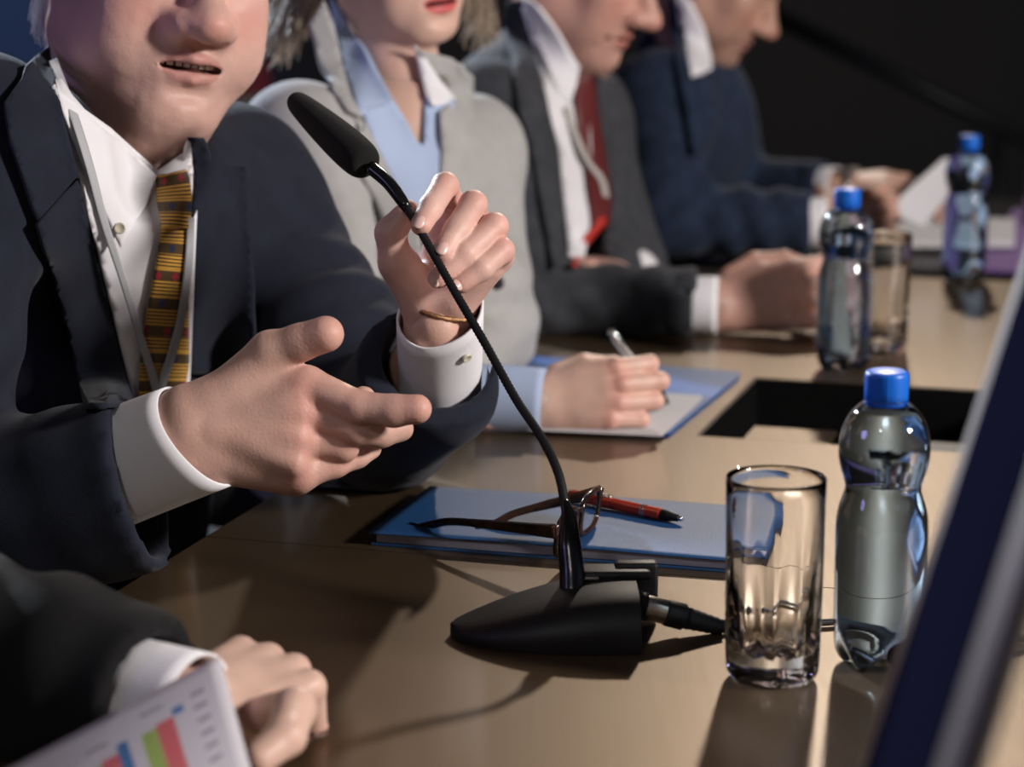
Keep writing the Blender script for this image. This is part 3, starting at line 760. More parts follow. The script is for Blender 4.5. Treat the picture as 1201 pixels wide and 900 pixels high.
def std_hand(wrist, fwd, dors, side=1.0, sc=1.0, flex=(20, 95, 60), spread=1.0, thumb=((.02, .030, -.012), (.05, .045, -.028), (.080, .036, -.040), (.104, .022, -.044)), fl=None, forearm=0.06, fat=1.0):
    """hand in its own frame: fwd to the knuckles, dors out of the back of the hand, side = +1 thumb on the (dors x fwd) side"""
    x = unit(fwd); z = unit(np.asarray(dors) - x * np.dot(dors, x)); y = np.cross(z, x) * side; w0 = np.asarray(wrist, float)
    def P(a, b, c): return w0 + sc * (x * a + y * b + z * c)
    palm = [Flat(P(0, 0, 0), P(.075, .002, .0), .026 * sc, .0175 * sc, .036 * sc, .0125 * sc, y), Flat(P(-forearm, 0, 0), P(.0, 0, 0), .030 * sc, .023 * sc, .026 * sc, .0185 * sc, y),
            Cone(P(.02, .018, -.008), P(.055, .032, -.012), .014 * sc, .012 * sc), Cone(P(.02, -.02, -.006), P(.06, -.028, -.006), .013 * sc, .011 * sc)]
    palm_t = [(.090, .027), (.094, .0075), (.088, -.012), (.078, -.030)]
    mc = [(.090, .027), (.094, .0075), (.088, -.012), (.078, -.030)]; ph = [(.044, .027, .021), (.048, .030, .022), (.045, .028, .022), (.036, .021, .019)]
    rd = [(.0105, .0098, .0088, .0074), (.0108, .0100, .0090, .0076), (.0102, .0094, .0085, .0072), (.0090, .0083, .0075, .0064)]
    fs = []; joints = []
    for i in range(4):
        f_ = fl[i] if fl else flex; a = 0.0; p = np.array([mc[i][0], mc[i][1], 0.001]); sp = math.radians((1.5 - i) * 3.0 * spread)
        pts = [(P(.045, mc[i][1] * .8, .002), rd[i][0] * .8 * sc * fat), (P(*p), rd[i][0] * 1.04 * sc * fat)]; joints.append(P(*p) + z * .004)
        for j in range(3):
            a += math.radians(f_[j]); p = p + ph[i][j] * np.array([math.cos(a) * math.cos(sp), math.sin(sp), -math.sin(a)]); pts.append((P(*p), rd[i][j + 1] * sc * fat)); joints.append(P(*p))
        fs.append(pts)
    tr = (.0135, .0125, .0112, .0088); fs.append([(P(*t), r * sc * fat) for t, r in zip(thumb, tr)]); joints.append(P(*thumb[2]))
    return palm, fs, joints, P
# ------------------------------------------------------------------ heads
def headframe(anchor_local, anchor_world, yaw, pitch, roll, sc=1.0):
    th, ph, rl = map(math.radians, (yaw, pitch, roll)); h = np.array([math.sin(th), -math.cos(th), 0]); zu = np.array([0, 0, 1.0])
    Fw = h * math.cos(ph) - zu * math.sin(ph); Up = zu * math.cos(ph) + h * math.sin(ph); X = np.cross(Fw, Up)
    X2 = X * math.cos(rl) + Up * math.sin(rl); U2 = Up * math.cos(rl) - X * math.sin(rl); R = np.stack([X2, Fw, U2], 1) * sc
    o = np.asarray(anchor_world) - R @ np.asarray(anchor_local); return R, o
def to_local(R, o, p): return np.linalg.inv(R) @ (np.asarray(p) - o)
def head_mesh(R, o, neck_to, neck_r=(.058, .064), h=0.002, fem=False, jaw=1.0, nose=1.0, chin=0.0, jowl=0.0, mouth_open=0.0, skin=(.6, .4, .33), lip=(.5, .2, .18), old=0.0, stubble=0.0, eyes=False):
    nk = to_local(R, o, neck_to); f = Field((-.10, min(-.125, nk[1] - .07), min(-.20, nk[2] - .05)), (.10, .145, .135), h)
    f.add(Ell((0, -.014, .03), (.077, .097, .086)), .01); f.add(Ell((0, .022, -.022), (.064 * jaw, .068, .085)), .03)
    for s_ in (-1, 1):
        f.add(Cone((s_ * .053 * jaw, .0, -.058), (s_ * .020, .066, -.098 - chin), .024, .019), .03)
        f.add(Ell((s_ * .043, .058, -.022), (.025, .021, .024)), .022)
        f.add(Ell((s_ * .038 * jaw, .054, -.058), (.024 + jowl, .024 + jowl, .030)), .025)
    f.add(Ell((0, .074, -.100 - chin), (.023, .020, .017)), .02)
    if old:
        for s_ in (-1, 1): f.sub(Cone((s_ * .036, .080, -.058), (s_ * .041, .069, -.082), .0008, .0008), .010)
        f.add(Ell((0, .030, -.112 - chin), (.040, .044, .020 + .010 * old)), .03)
    f.add(Ell((0, .070, .030), (.052, .022, .018)), .02)                                   # brow
    for s_ in (-1, 1): f.sub(Ell((s_ * .033, .098, .0), (.019, .017, .013)), .014)
    f.add(Ell((0, .075, -.064), (.031, .020, .028)), .02)                                  # muzzle
    n_ = nose; f.add(Cone((0, .084, .012), (0, .108 * (1 + .04 * (n_ - 1)), -.026), .0085, .0115 * n_), .012); f.add(Ell((0, .1135 + .006 * (n_ - 1), -.034), (.0135 * n_, .0130 * n_, .0115 * n_)), .008)
    for s_ in (-1, 1):
        f.add(Ell((s_ * .0150 * n_, .0985, -.0375), (.0088 * n_, .0140, .0090 * n_)), .014)
    for s_ in (-1, 1):
        f.sub(Ell((s_ * .0085 * n_, .107, -.0490), (.0050 * n_, .0075, .0055)), .003)
        f.sub(Cone((s_ * .0315, .0840, -.057), (s_ * .0350, .0785, -.070), .0006, .0008), .006)        # nasolabial fold
        if old: f.sub(Cone((s_ * .0325, .078, -.072), (s_ * .031, .068, -.092), .0015, .001), .010)
    f.sub(Cone((0, .1005, -.050), (0, .0985, -.058), .0016, .002), .005)                   # philtrum
    g = .0035 * mouth_open; zt = -.0685
    up = [(-.0265, .0795, zt - .0005), (-.014, .0915, zt + .0040 + g * .5), (-.004, .0970, zt + .0055 + g * .5), (0, .0970, zt + .0045 + g * .5), (.004, .0970, zt + .0055 + g * .5), (.014, .0915, zt + .0040 + g * .5), (.0265, .0795, zt - .0005)]
    for a, b in zip(up[:-1], up[1:]): f.add(Cone(a, b, .0037, .0037), .0035)
    lo = [(-.0245, .0800, zt - .002), (-.013, .0900, zt - .0065 - g * .8), (0, .0945, zt - .0080 - g), (.013, .0900, zt - .0065 - g * .8), (.0245, .0800, zt - .002)]
    for a, b in zip(lo[:-1], lo[1:]): f.add(Cone(a, b, .0050, .0050), .003)
    f.sub(Ell((0, .098, zt - .0185 - g), (.019, .0065, .0045)), .009)                          # hollow under the lip
    mm = [(-.0245, .0835, zt - .001), (-.012, .0965, zt - .0005), (0, .1010, zt - .0005), (.012, .0965, zt - .0005), (.0245, .0835, zt - .001)]
    for a, b in zip(mm[:-1], mm[1:]):
        f.sub(Flat(np.array(a) - (0, .004, 0), np.array(b) - (0, .004, 0), .008, .0010 + g * .9, .008, .0010 + g * .9, (0, 1, 0)), .0015)
    for s_ in (-1, 1):                                                                       # eyes and lids
        f.add(Ell((s_ * .032, .072, .0), (.0128, .0130, .0120)), .002)
        if eyes: f.sub(Ell((s_ * .032, .088, -.001), (.0105, .0075, .0042)), .0015)
        f.add(Cone((s_ * .045, .074, .004), (s_ * .020, .081, .004), .0035, .0035), .006)
        f.add(Ell((s_ * .078, -.008, -.012), (.007, .018, .031), [(1, -.25 * s_, 0), (.25 * s_, 1, 0), (0, 0, 1)]), .006); f.sub(Ell((s_ * .087, -.004, -.008), (.006, .009, .016)), .004)
    f.add(Flat((0, -.012, -.055), nk, neck_r[0], neck_r[0] * 1.05, neck_r[1], neck_r[1], (1, 0, 0)), .028 if not fem else .018)
    if not fem: f.add(Ell(nk * .55 + np.array([0, .035, -.03]), (.012, .012, .016)), .02)
    V_, F = f.mesh(); V_ = relax(V_, F, 2, .4)
    if old:
        N = vnormals(V_, F); am = (V_[:, 1] > .02) * 1.0; V_ = V_ + N * ((.00035 * wob(V_, 190, 1) + .00022 * wob(V_, 430, 5)) * old * am)[:, None]
    # colours of the skin itself: lips, flushed cheeks and nose
    x, y, z = V_.T; C_ = np.tile(np.array(skin), (len(V_), 1)) * (1 + .07 * wob(V_, 120))[:, None]
    def mix(w_, c): 
        nonlocal C_
        w_ = np.clip(w_, 0, 1)[:, None]; C_ = C_ * (1 - w_) + np.array(c) * w_
    rr = np.array(skin) * np.array([1.02, .72, .70])
    for s_ in (-1, 1): mix(.55 * np.exp(-(((x - s_ * .045) / .02) ** 2 + ((z + .03) / .02) ** 2)) * (y > .03), rr)
    mix(.6 * np.exp(-((x / .018) ** 2 + ((z + .036) / .014) ** 2)) * (y > .085), rr)
    if stubble: mix(stubble * (1 / (1 + np.exp(-(y - .02) / .01))) / (1 + np.exp((z + .055) / .006)) * (np.abs(x) < .06), np.array(skin) * .72)
    e = ((x / .0265) ** 2 + ((z - (zt - .001)) / (.0110 + g)) ** 2); mix((1 - e) * 6 * (y > .075), lip)
    mix(((x / .022) ** 2 + ((z - zt) / (.0030 + g * .8)) ** 2 < 1) * (y < .0935 - 16 * x * x) * (y > .05) * 1.0, (.10, .03, .03))
    return V_ @ R.T + o, F, C_
def teeth(R, o, m, parent, g=1.0):
    mb = MB(); zt = -.0685
    for i in range(-4, 4):
        a = (i + .5) * .0062; yy = .0885 - 15 * a * a; c = np.array([a, yy, zt + .0025]); ax = np.array([[1, -30 * a, 0], [30 * a, 1, 0], [0, 0, 1]]); ax = [unit(R @ q) for q in ax]
        mb.box(R @ c + o, (.0029, .0015, .0042), ax, .0009)
    return mb.build('teeth', m, parent)
def eyeballs(R, o, parent):
    M_e = mat('eye_white', (.75, .72, .70), .15); M_i = mat('iris', (.10, .08, .06), .1)
    for s_ in (-1, 1):
        c = np.array([s_ * .032, .0725, 0]); ax = [unit(R[:, 0]), unit(R[:, 2]), unit(R[:, 1])]; sc = np.linalg.norm(R[:, 0])
        e = MB().lathe([(max(0.0, .0115 * math.sin(PI * i / 16)) * sc, -.0115 * math.cos(PI * i / 16) * sc) for i in range(17)], 24, R @ c + o, ax).build('eye', M_e, parent)
        MB().lathe([(.0052 * sc, .0104 * sc), (.0030 * sc, .0117 * sc), (0, .0119 * sc)], 20, R @ c + o, ax).build('iris', M_i, parent)
def hair_cap(R, o, h=0.0035, back=0.0, low=-.02, front=.065, thick=.010, seed=1.0, amp=.002, fringe=.07):
    f = Field((-.12, -.15, -.12), (.12, .14, .15), h); f.add(Ell((0, -.018, .032), (.079 + thick, .098 + thick + back, .088 + thick)), .01)
    f.sub(Ell((0, .135, -.02), (.10, .115, fringe)), .02); f.sub(Ell((0, .06, -.10), (.12, .10, .10)), .02)
    f.sub(Flat((0, -.2, low - .16), (0, .2, low - .16), .2, .12, .2, .12, (1, 0, 0)), .02)
    V_, F = f.mesh(); N = vnormals(V_, F); V_ = V_ + N * (amp * wob(V_ * np.array([3, 1, 1]), 120, seed))[:, None]
    return V_ @ R.T + o, F
# ================================================================== shared cloth and skin
M_skin = mat('skin', (.6, .4, .33), 0.48, 0, 0.4, bump=(420, 0.35, 5), sss=0.25, attr='Col')
M_skin_smooth = mat('smooth_skin', (.6, .4, .33), 0.45, 0, 0.4, bump=(500, 0.15, 4), sss=0.3, attr='Col')
M_nail = mat('fingernail', (.72, .47, .42), 0.28, 0, 0.5)
def cloth(name, col, sc=1400, st=.5, sheen=.25, var=None): return mat(name, col, 0.85, 0, 0.25, bump=(sc, st, 3), sheen=sheen, var=var)
M_navysuit = cloth('navy_wool', (.0095, .0125, .024), sheen=.07, var=(40, (.014, .018, .031), .6))
M_shirt = mat('white_shirt', (.78, .77, .80), 0.8, 0, 0.2, bump=(1100, .25))
M_button = mat('shirt_button', (.62, .58, .45), .3)
M_dbutton = mat('jacket_button', (.03, .03, .035), .25)
M_strap = mat('grey_lanyard', (.42, .43, .45), .7, bump=(1500, .4))
M_teeth = mat('teeth', (.75, .70, .60), .3)
def tie_material():
    m = mat('gold_brown_tie', (.3, .17, .04), .5, 0, .5, sheen=.1); nt = m.node_tree; N = nt.nodes; L = nt.links; b = N['Principled BSDF']
    uv = N.new('ShaderNodeUVMap'); sx = N.new('ShaderNodeSeparateXYZ'); L.new(uv.outputs[0], sx.inputs[0])
    def M(op, a, c=None, d=None):
        n = N.new('ShaderNodeMath'); n.operation = op
        for i, q in enumerate((a, c, d)):
            if q is None: continue
            if isinstance(q, (int, float)): n.inputs[i].default_value = q
            else: L.new(q, n.inputs[i])
        return n.outputs[0]
    def mix(f, a, c):
        n = N.new('ShaderNodeMix'); n.data_type = 'RGBA'; L.new(f, n.inputs[0])
        for i, q in ((6, a), (7, c)):
            if isinstance(q, tuple): n.inputs[i].default_value = (*q, 1)
            else: L.new(q, n.inputs[i])
        return n.outputs[2]
    u, v = sx.outputs[0], sx.outputs[1]
    per = M('FRACT', M('MULTIPLY', v, 3.1))                         # one woven band and one dotted band per repeat
    thin = M('GREATER_THAN', M('SINE', M('MULTIPLY', v, 150.0)), 0.1)
    band = M('GREATER_THAN', per, 0.47)
    gold = M('MULTIPLY', band, thin)
    c1 = mix(gold, (.085, .050, .018), (.80, .43, .07))
    gl = M('LESS_THAN', M('ABSOLUTE', M('SUBTRACT', per, .05)), .035); c1 = mix(gl, c1, (.70, .38, .06))
    # diamonds in the dotted band
    uu = M('MULTIPLY', u, 2.0); fu = M('ABSOLUTE', M('SUBTRACT', M('FRACT', M('ADD', uu, M('MULTIPLY', M('FLOOR', M('MULTIPLY', v, 3.1)), .37))), .5))
    fv = M('ABSOLUTE', M('SUBTRACT', per, .28)); dm = M('ADD', M('MULTIPLY', fu, .95), M('MULTIPLY', fv, 1.05))
    dia = M('LESS_THAN', dm, .20)
    par = M('GREATER_THAN', M('FRACT', M('MULTIPLY', M('FLOOR', M('MULTIPLY', v, 3.1)), .5)), .25)
    dc = mix(par, (.34, .02, .04), (.02, .035, .10)); c1 = mix(dia, c1, dc)
    L.new(c1, b.inputs['Base Color']); return m
M_tie = tie_material()
def sleeve_field(jk, a, b, ra, rb, k=.04): jk.add(Cone(a, b, ra, rb), k)

# ================================================================== man in navy suit with the microphone
p1 = empty('person', UV(1.80, -1.05, -TZ), 'man in navy suit, white shirt and patterned gold tie speaking into the microphone he holds', 'person')
f1 = np.array([.743, -.669, 0]); s1 = np.array([.669, .743, 0]); up1 = unit(np.array([.10, 0, 1.0]))
ShR = W(-30, 165, 1.93); ShL = W(275, 208, 2.21); Nk = W(140, 170, 2.10); Pel = W(60, 720, 2.36)
ElL = W(448, 500, 2.12); WrL = W(512, 385, 1.905); ElR = W(-130, 640, 1.86); WrR = W(222, 512, 1.745)
h = .006
A = np.array([ShR, ShL, Nk, Pel, ElL, WrL, ElR, WrR]); jk = Field(A.min(0) - .16, A.max(0) + .12, h)
Ch = Nk * .6 + Pel * .4
mid = (ShR + ShL) / 2
jk.add(Flat(mid - np.array([0, 0, .05]) - f1 * .01, Pel, .150, .105, .165, .120, s1), .03)
jk.add(Flat(ShR - np.array([0, 0, .03]), ShL - np.array([0, 0, .03]), .075, .085, .068, .075, (0, 0, 1)), .06)
jk.add(Cone(mid + np.array([0, 0, .02]) - f1 * .04, Nk - np.array([0, 0, .03]) - f1 * .05, .075, .05), .05)
jk.add(Cone(ShR, W(-90, 420, 1.84), .075, .070), .05); jk.add(Cone(W(-90, 420, 1.84), ElR, .070, .068), .03)
jk.add(Flat(ElR, W(260, 540, 1.75), .078, .066, .069, .055, (0, 0, 1)), .03)
jk.add(Cone(ShL, W(390, 400, 2.15), .068, .063), .05); jk.add(Cone(W(390, 400, 2.15), ElL, .063, .055), .03)
jk.add(Flat(ElL, W(516, 395, 1.88), .060, .052, .056, .052, s1), .03); jk.add(Cone(W(455, 496, 2.09), W(520, 462, 1.97), .052, .046), .03)
# body under the clothes (also carries the raycasts for the shirt and lapels)
jk.v[:] = jk.v; form = (jk.mesh())
tR = unit(W(372, 516, 1.735) - W(165, 570, 1.755)); jk.sub(Cut(W(166, 568, 1.775), tR, .14), .0015); jk.sub(Flat(W(120, 578, 1.79), W(300, 530, 1.742), .059, .045, .060, .046, (0, 0, 1)), .002); jk.sub(Cone(W(165, 50, 2.07), W(188, 205, 1.985), .088, .042), .012)
tL = unit(WrL - ElL); jk.sub(Cut(W(515, 424, 1.945), tL, .12), .0015); jk.sub(Flat(W(505, 450, 2.01), W(520, 390, 1.90), .047, .044, .049, .047, s1), .002)
Vj, Fj = jk.mesh(); Vj = relax(Vj, Fj, 2, .4); Nj = vnormals(Vj, Fj)
Vj = folds(Vj, Nj, [(W(395, 330, 2.12), W(440, 400, 2.1) - W(340, 240, 2.2), .09, .0045, .045), (ElL, WrL - ElL, .07, .003, .04), (W(335, 240, 2.15), (0, 0, 1), .05, .003, .03),
                    (W(-40, 460, 1.85), (0, 0, 1), .12, .004, .06), (W(60, 560, 1.8), WrR - ElR, .10, .002, .05), (W(100, 430, 1.98), (1, 0, 1), .08, .003, .05)])
Vj = rest(Vj); jacket = meshobj('jacket', Vj, Fj, M_navysuit, p1)
# head
R1, o1 = headframe((0, .098, -.0685), W(229, 80, 1.985), 31, 5, 9, 1.13)
neckp = W(128, 222, 2.09)
hd = head_mesh(R1, o1, neckp, (.060, .066), .0019, jaw=1.12, nose=1.22, chin=.004, jowl=.005, mouth_open=.75, skin=(.64, .40, .335), lip=(.50, .25, .215), old=1.0, stubble=.25, eyes=True)
# hand with the microphone (his left)
def hp(l): return [(W(x, y, d), r) for x, y, d, r in l]
wv = W(580, 300, 1.90) - W(515, 240, 1.92)
palm = [Flat(W(510, 385, 1.925), W(520, 352, 1.918), .028, .024, .027, .022, s1), Flat(W(518, 355, 1.918), W(545, 285, 1.912), .027, .020, .036, .015, wv),
        Cone(W(492, 350, 1.905), W(470, 312, 1.888), .017, .016), Cone(W(535, 350, 1.90), W(572, 312, 1.888), .015, .014)]
fing = [hp([(520, 270, 1.925, .011), (527, 236, 1.915, .0118), (522, 218, 1.885, .0108), (505, 244, 1.862, .0100), (494, 264, 1.847, .0088)]),
        hp([(540, 285, 1.925, .011), (556, 256, 1.905, .0118), (555, 240, 1.876, .0112), (536, 270, 1.856, .0106), (519, 297, 1.843, .0094)]),
        hp([(550, 300, 1.92, .011), (577, 278, 1.900, .0115), (580, 266, 1.870, .0110), (546, 298, 1.850, .0100), (514, 326, 1.843, .0088)]),
        hp([(560, 310, 1.91, .010), (587, 302, 1.892, .0108), (588, 294, 1.866, .0104), (565, 316, 1.850, .0092), (541, 333, 1.845, .0080)]),
        hp([(488, 338, 1.900, .0150), (464, 306, 1.882, .0140), (458, 273, 1.874, .0125), (478, 248, 1.872, .0098)])]
reds = [(fing[i][2][0], .014) for i in range(4)] + [(fing[i][-1][0], .010) for i in range(5)]
hL = build_hand(palm, fing, .0015, .007, .0012); hL = (*hL, skin_col(hL[0], (.66, .42, .355), reds, .45))
# open hand (his right), thumb up, back of the hand to the camera
palm = [Flat(WrR + (ElR - WrR) * .25, W(228, 508, 1.745), .034, .028, .034, .026, (0, 0, 1)), Flat(W(228, 508, 1.745), W(338, 500, 1.738), .034, .026, .044, .018, W(348, 560, 1.74) - W(340, 430, 1.74)),
        Cone(W(262, 470, 1.745), W(318, 420, 1.745), .020, .0165), Cone(W(270, 540, 1.75), W(345, 560, 1.75), .015, .013)] + [Cone(W(255, 505, 1.728), W(x_, y_, 1.7235), .0030, .0042) for x_, y_ in ((350, 462), (352, 486), (350, 514), (346, 546))]
fingR = [hp([(310, 450, 1.745, .014), (360, 452, 1.735, .0145), (420, 478, 1.722, .0125), (462, 482, 1.716, .0120), (489, 480, 1.712, .0112)]),
         hp([(310, 480, 1.745, .014), (362, 482, 1.735, .0138), (416, 503, 1.732, .0122), (446, 508, 1.745, .0112), (470, 503, 1.757, .0100)]),
         hp([(310, 510, 1.745, .013), (358, 515, 1.738, .0132), (402, 524, 1.742, .0118), (424, 500, 1.768, .0108), (426, 468, 1.772, .0100)]),
         hp([(310, 540, 1.745, .012), (352, 556, 1.742, .0126), (392, 544, 1.750, .0108), (418, 534, 1.762, .0100), (434, 526, 1.772, .0090)]),
         hp([(290, 448, 1.745, .018), (318, 414, 1.738, .0165), (352, 402, 1.730, .0140), (382, 392, 1.722, .0138)])]
redr = [(fingR[i][1][0] + np.array([0, -.01, 0]), .014) for i in range(4)] + [(fingR[i][2][0], .012) for i in range(4)] + [(fingR[4][-1][0], .016), (fingR[0][-1][0], .016)]
hR = build_hand(palm, fingR, .0016, .009, .0022); hR = (*hR, skin_col(hR[0], (.60, .37, .30), redr, .42))
# arms and chest under the cloth, same continuous body
core = Field(A.min(0) - .1, A.max(0) + .08, .009)
core.add(Flat(mid - np.array([0, 0, .06]) - f1 * .02, Pel, .125, .080, .14, .095, s1), .03); core.add(Cone(mid, Nk - np.array([0, 0, .03]), .06, .05), .05)
for a, e, w_ in ((ShR, ElR, WrR), (ShL, ElL, WrL)): core.add(Cone(a, e, .045, .036), .04); core.add(Cone(e, w_, .031, .021), .015)
vb, fb_ = core.mesh(); cb_ = np.tile(np.array((.6, .38, .3)), (len(vb), 1))
body = meshobj('body', *join([hd, hL, hR, (vb, fb_, cb_)])[:2], M_skin, p1, join([hd, hL, hR, (vb, fb_, cb_)])[2])
teeth(R1, o1, M_teeth, body); eyeballs(R1, o1, body)
# fingernails on the hand with the microphone
def nail(p, ax_along, nrm, L=.0062, Wd=.0052, name='fingernail', parent=None):
    x = unit(ax_along); z = unit(np.asarray(nrm) - x * np.dot(nrm, x)); y = np.cross(z, x); V_ = []; F = []; nu, nv = 8, 8
    for i in range(nu + 1):
        for j in range(nv + 1):
            a = i / nu * 2 - 1; b = j / nv * 2 - 1; q = a * math.sqrt(1 - b * b / 2), b * math.sqrt(1 - a * a / 2)
            V_.append(np.asarray(p) + x * L * q[0] + y * Wd * q[1] + z * (.0008 - .0026 * q[1] ** 2 - .0012 * q[0] ** 2))
    for i in range(nu):
        for j in range(nv): F.append((i * (nv + 1) + j, (i + 1) * (nv + 1) + j, (i + 1) * (nv + 1) + j + 1, i * (nv + 1) + j + 1))
    o = mkobj(name, V_, F, M_nail, parent); mod(o, 'SOLIDIFY', thickness=.0006, offset=0); return o
bv = bvh_of([hL])
for (x, y, tx, ty) in ((491, 260, -13, 24), (519, 291, -12, 22), (511, 329, -14, 13), (538, 333, -13, 10)):
    d = hitd(bv, x, y)
    if d: 
        hit = bv.ray_cast(Vector(CAM), Vector(unit(W(x, y, 1) - CAM))); nail(W(x, y, d), W(x + tx, y + ty, d - .008) - W(x, y, d), np.array(hit[1]), parent=body)
# shirt, collar, tie, lapels
bf = bvh_of([form, (hd[0], hd[1])]); bj = bvh_of([(Vj, Fj), (hd[0], hd[1])])
shirt = drape('shirt', [(60, 100), (130, 150), (185, 200), (222, 175), (232, 230), (228, 330), (222, 470), (160, 480), (150, 440), (128, 350), (95, 220)], bj, .010, M_shirt, p1, 7, .002, sm=20)
drape('collar', [(59, 62), (66, 82), (84, 110), (112, 143), (150, 174), (184, 206), (172, 238), (158, 262), (141, 291), (128, 262), (112, 222), (94, 178), (74, 128), (60, 90)], bj, .024, M_shirt, shirt, 5, .003)
drape('collar', [(220, 168), (214, 190), (203, 208), (214, 222), (222, 236), (226, 200), (224, 168)], bj, .018, M_shirt, shirt, 4, .003)
strip('tie', [(203, 250, 30), (204, 280, 33), (200, 320, 38), (196, 370, 48), (193, 420, 56), (192, 480, 62)], bj, .018, M_tie, p1, 10, 6, .003, .004, label='gold and brown tie with small red and blue diamonds')
strip('tie_knot', [(201, 203, 36), (204, 225, 40), (205, 248, 36), (205, 268, 30)], bj, .023, M_tie, bpy.data.objects['tie'], 10, 5, .004, .007)
lan = strip('lanyard', [(62, 70, 9), (84, 128, 9), (105, 195, 9), (122, 260, 9), (145, 330, 9), (166, 400, 9), (183, 455, 10), (190, 500, 10)], bj, lambda t: .036 - .010 * t, M_strap, p1, 4, 6, .0012)
strip('lanyard_strap', [(224, 255, 8), (221, 310, 9), (213, 370, 9), (200, 420, 9), (189, 456, 10), (188, 500, 10)], bj, .027, M_strap, lan, 4, 6, .0012)
b = MB(); dd = hitd(bj, 141, 268)
for q in [(141, 268)]:
    c = W(*q, dd - .0285); b.lathe([(0, 0), (.0042, 0), (.0050, .0008), (.0050, .0018), (.0042, .0024), (.0034, .0018), (0, .0016)], 20, c, [CR, CU, -CF])
b.build('collar_button', M_button, shirt)
lap = drape('lapel', [(45, 264), (93, 209), (108, 280), (128, 360), (150, 450), (160, 478), (98, 476), (78, 385), (55, 300)], bj, lambda x, y: .010 + .012 * max(0, min(1, (108 + (y - 264) * .27 - x) / 55)), M_navysuit, jacket, 7, .0035)
drape('jacket_collar', [(58, 53), (40, 68), (22, 96), (5, 120), (12, 165), (30, 215), (44, 260), (92, 206), (78, 150), (64, 90)], bj, .013, M_navysuit, jacket, 7, .004)
drape('lapel', [(222, 165), (228, 200), (224, 260), (224, 330), (222, 440), (296, 440), (298, 330), (292, 262), (289, 196), (248, 190), (240, 165)], bj, lambda x, y: .012 + .012 * max(0, min(1, (x - 235) / 60)), M_navysuit, jacket, 7, .0035)
# cuffs
axR = unit(WrR - ElR)
cuff('shirt_cuff', W(110, 560, 1.788), W(234, 513, 1.744), .046, .036, .044, .037, (0, 0, 1), M_shirt, p1, .002, wav=.02, tilt=.014, tiltdir=(0, 0, -1))
cL = cuff('shirt_cuff', W(518, 468, 2.00), W(516, 366, 1.905), .036, .034, .0375, .034, s1, M_shirt, p1, .002, wav=.03, tilt=.010, tiltdir=(1, 0, .6))
bcf = BVHTree.FromPolygons([v.co[:] for v in cL.data.vertices], [p.vertices[:] for p in cL.data.polygons])
for q in ((504, 400), (546, 418)):
    dq = hitd(bcf, *q)
    if dq:
        nb_ = np.array(bcf.ray_cast(Vector(CAM), Vector(unit(W(*q, 1) - CAM)))[1]); nb_ = nb_ if np.dot(nb_, CF) < 0 else -nb_; a1 = unit(np.cross(nb_, CU)); MB().lathe([(0, .0010), (.0038, .0010), (.0046, .0020), (.0046, .0030), (.0038, .0036), (.0028, .0030), (0, .0028)], 20, W(*q, dq), [a1, np.cross(nb_, a1), nb_]).build('cuff_button', M_button, cL)
M_brace = mat('bronze_bracelet', (.35, .20, .10), .35, .9, bump=(900, .8))
bc = W(522, 361, 1.915); ta = unit(W(535, 300, 1.91) - W(505, 385, 1.925)); br = []
for k in range(49):
    q = 2 * PI * k / 48; xw = unit(s1 - ta * np.dot(s1, ta)); yw = np.cross(ta, xw); br.append(bc + xw * .0305 * math.cos(q) + yw * .0262 * math.sin(q) + ta * (.004 * math.cos(q)))
MB().tube(br, [.0021 + .0006 * (k % 2) for k in range(49)], 8, cap=False).build('bracelet', M_brace, p1)
# hair at the back of the neck and round the head, white
M_whitehair = mat('white_hair', (.62, .62, .66), .6, 0, .4, bump=(700, .9, 5))
hv, hf = hair_cap(R1, o1, .004, low=-.055, thick=.006); meshobj('hair', hv, hf, M_whitehair, p1)

def strands(name, roots, m, parent, n, spread, r=.0007):
    b = MB(); rnd = random.Random(3)
    for i in range(n):
        pth = rnd.choice(roots); o_ = np.array([rnd.gauss(0, 1) for _ in range(3)]) * spread; q = [np.asarray(p) + o_ * (1 + .5 * j) + np.array([rnd.gauss(0, 1) for _ in range(3)]) * spread * .35 for j, p in enumerate(pth)]
        b.tube(spline(q, 5), r, 5, cap=False)
    return b.build(name, m, parent)
strands('nape_hair', [[W(58, -14, 2.10), W(52, 4, 2.10), W(52, 22, 2.10), W(57, 44, 2.09)], [W(64, -16, 2.09), W(56, 2, 2.09), W(54, 30, 2.09)]], M_whitehair, p1, 150, .0028, .00045)
def finish_body(name, parts, m, parent):
    V_, F, C_ = join(parts); V_ = rest(V_); return meshobj(name, V_, F, m, parent, C_)
def core_body(pts, prims, col, h=.010):
    A_ = np.array(pts); c = Field(A_.min(0) - .12, A_.max(0) + .12, h)
    for p, k in prims: c.add(p, k)
    v, f_ = c.mesh(); return v, f_, np.tile(np.array(col), (len(v), 1))
def jacket_mesh(pts, prims, subs, fl=None, h=.007, pad=.14):
    A_ = np.array(pts); c = Field(A_.min(0) - pad, A_.max(0) + pad, h)
    for p, k in prims: c.add(p, k)
    frm = c.mesh()
    for p, k in subs: c.sub(p, k)
    v, f_ = c.mesh(); v = relax(v, f_, 2, .4); n = vnormals(v, f_)
    if fl: v = folds(v, n, fl)
    v = rest(v)
    return (v, f_), frm

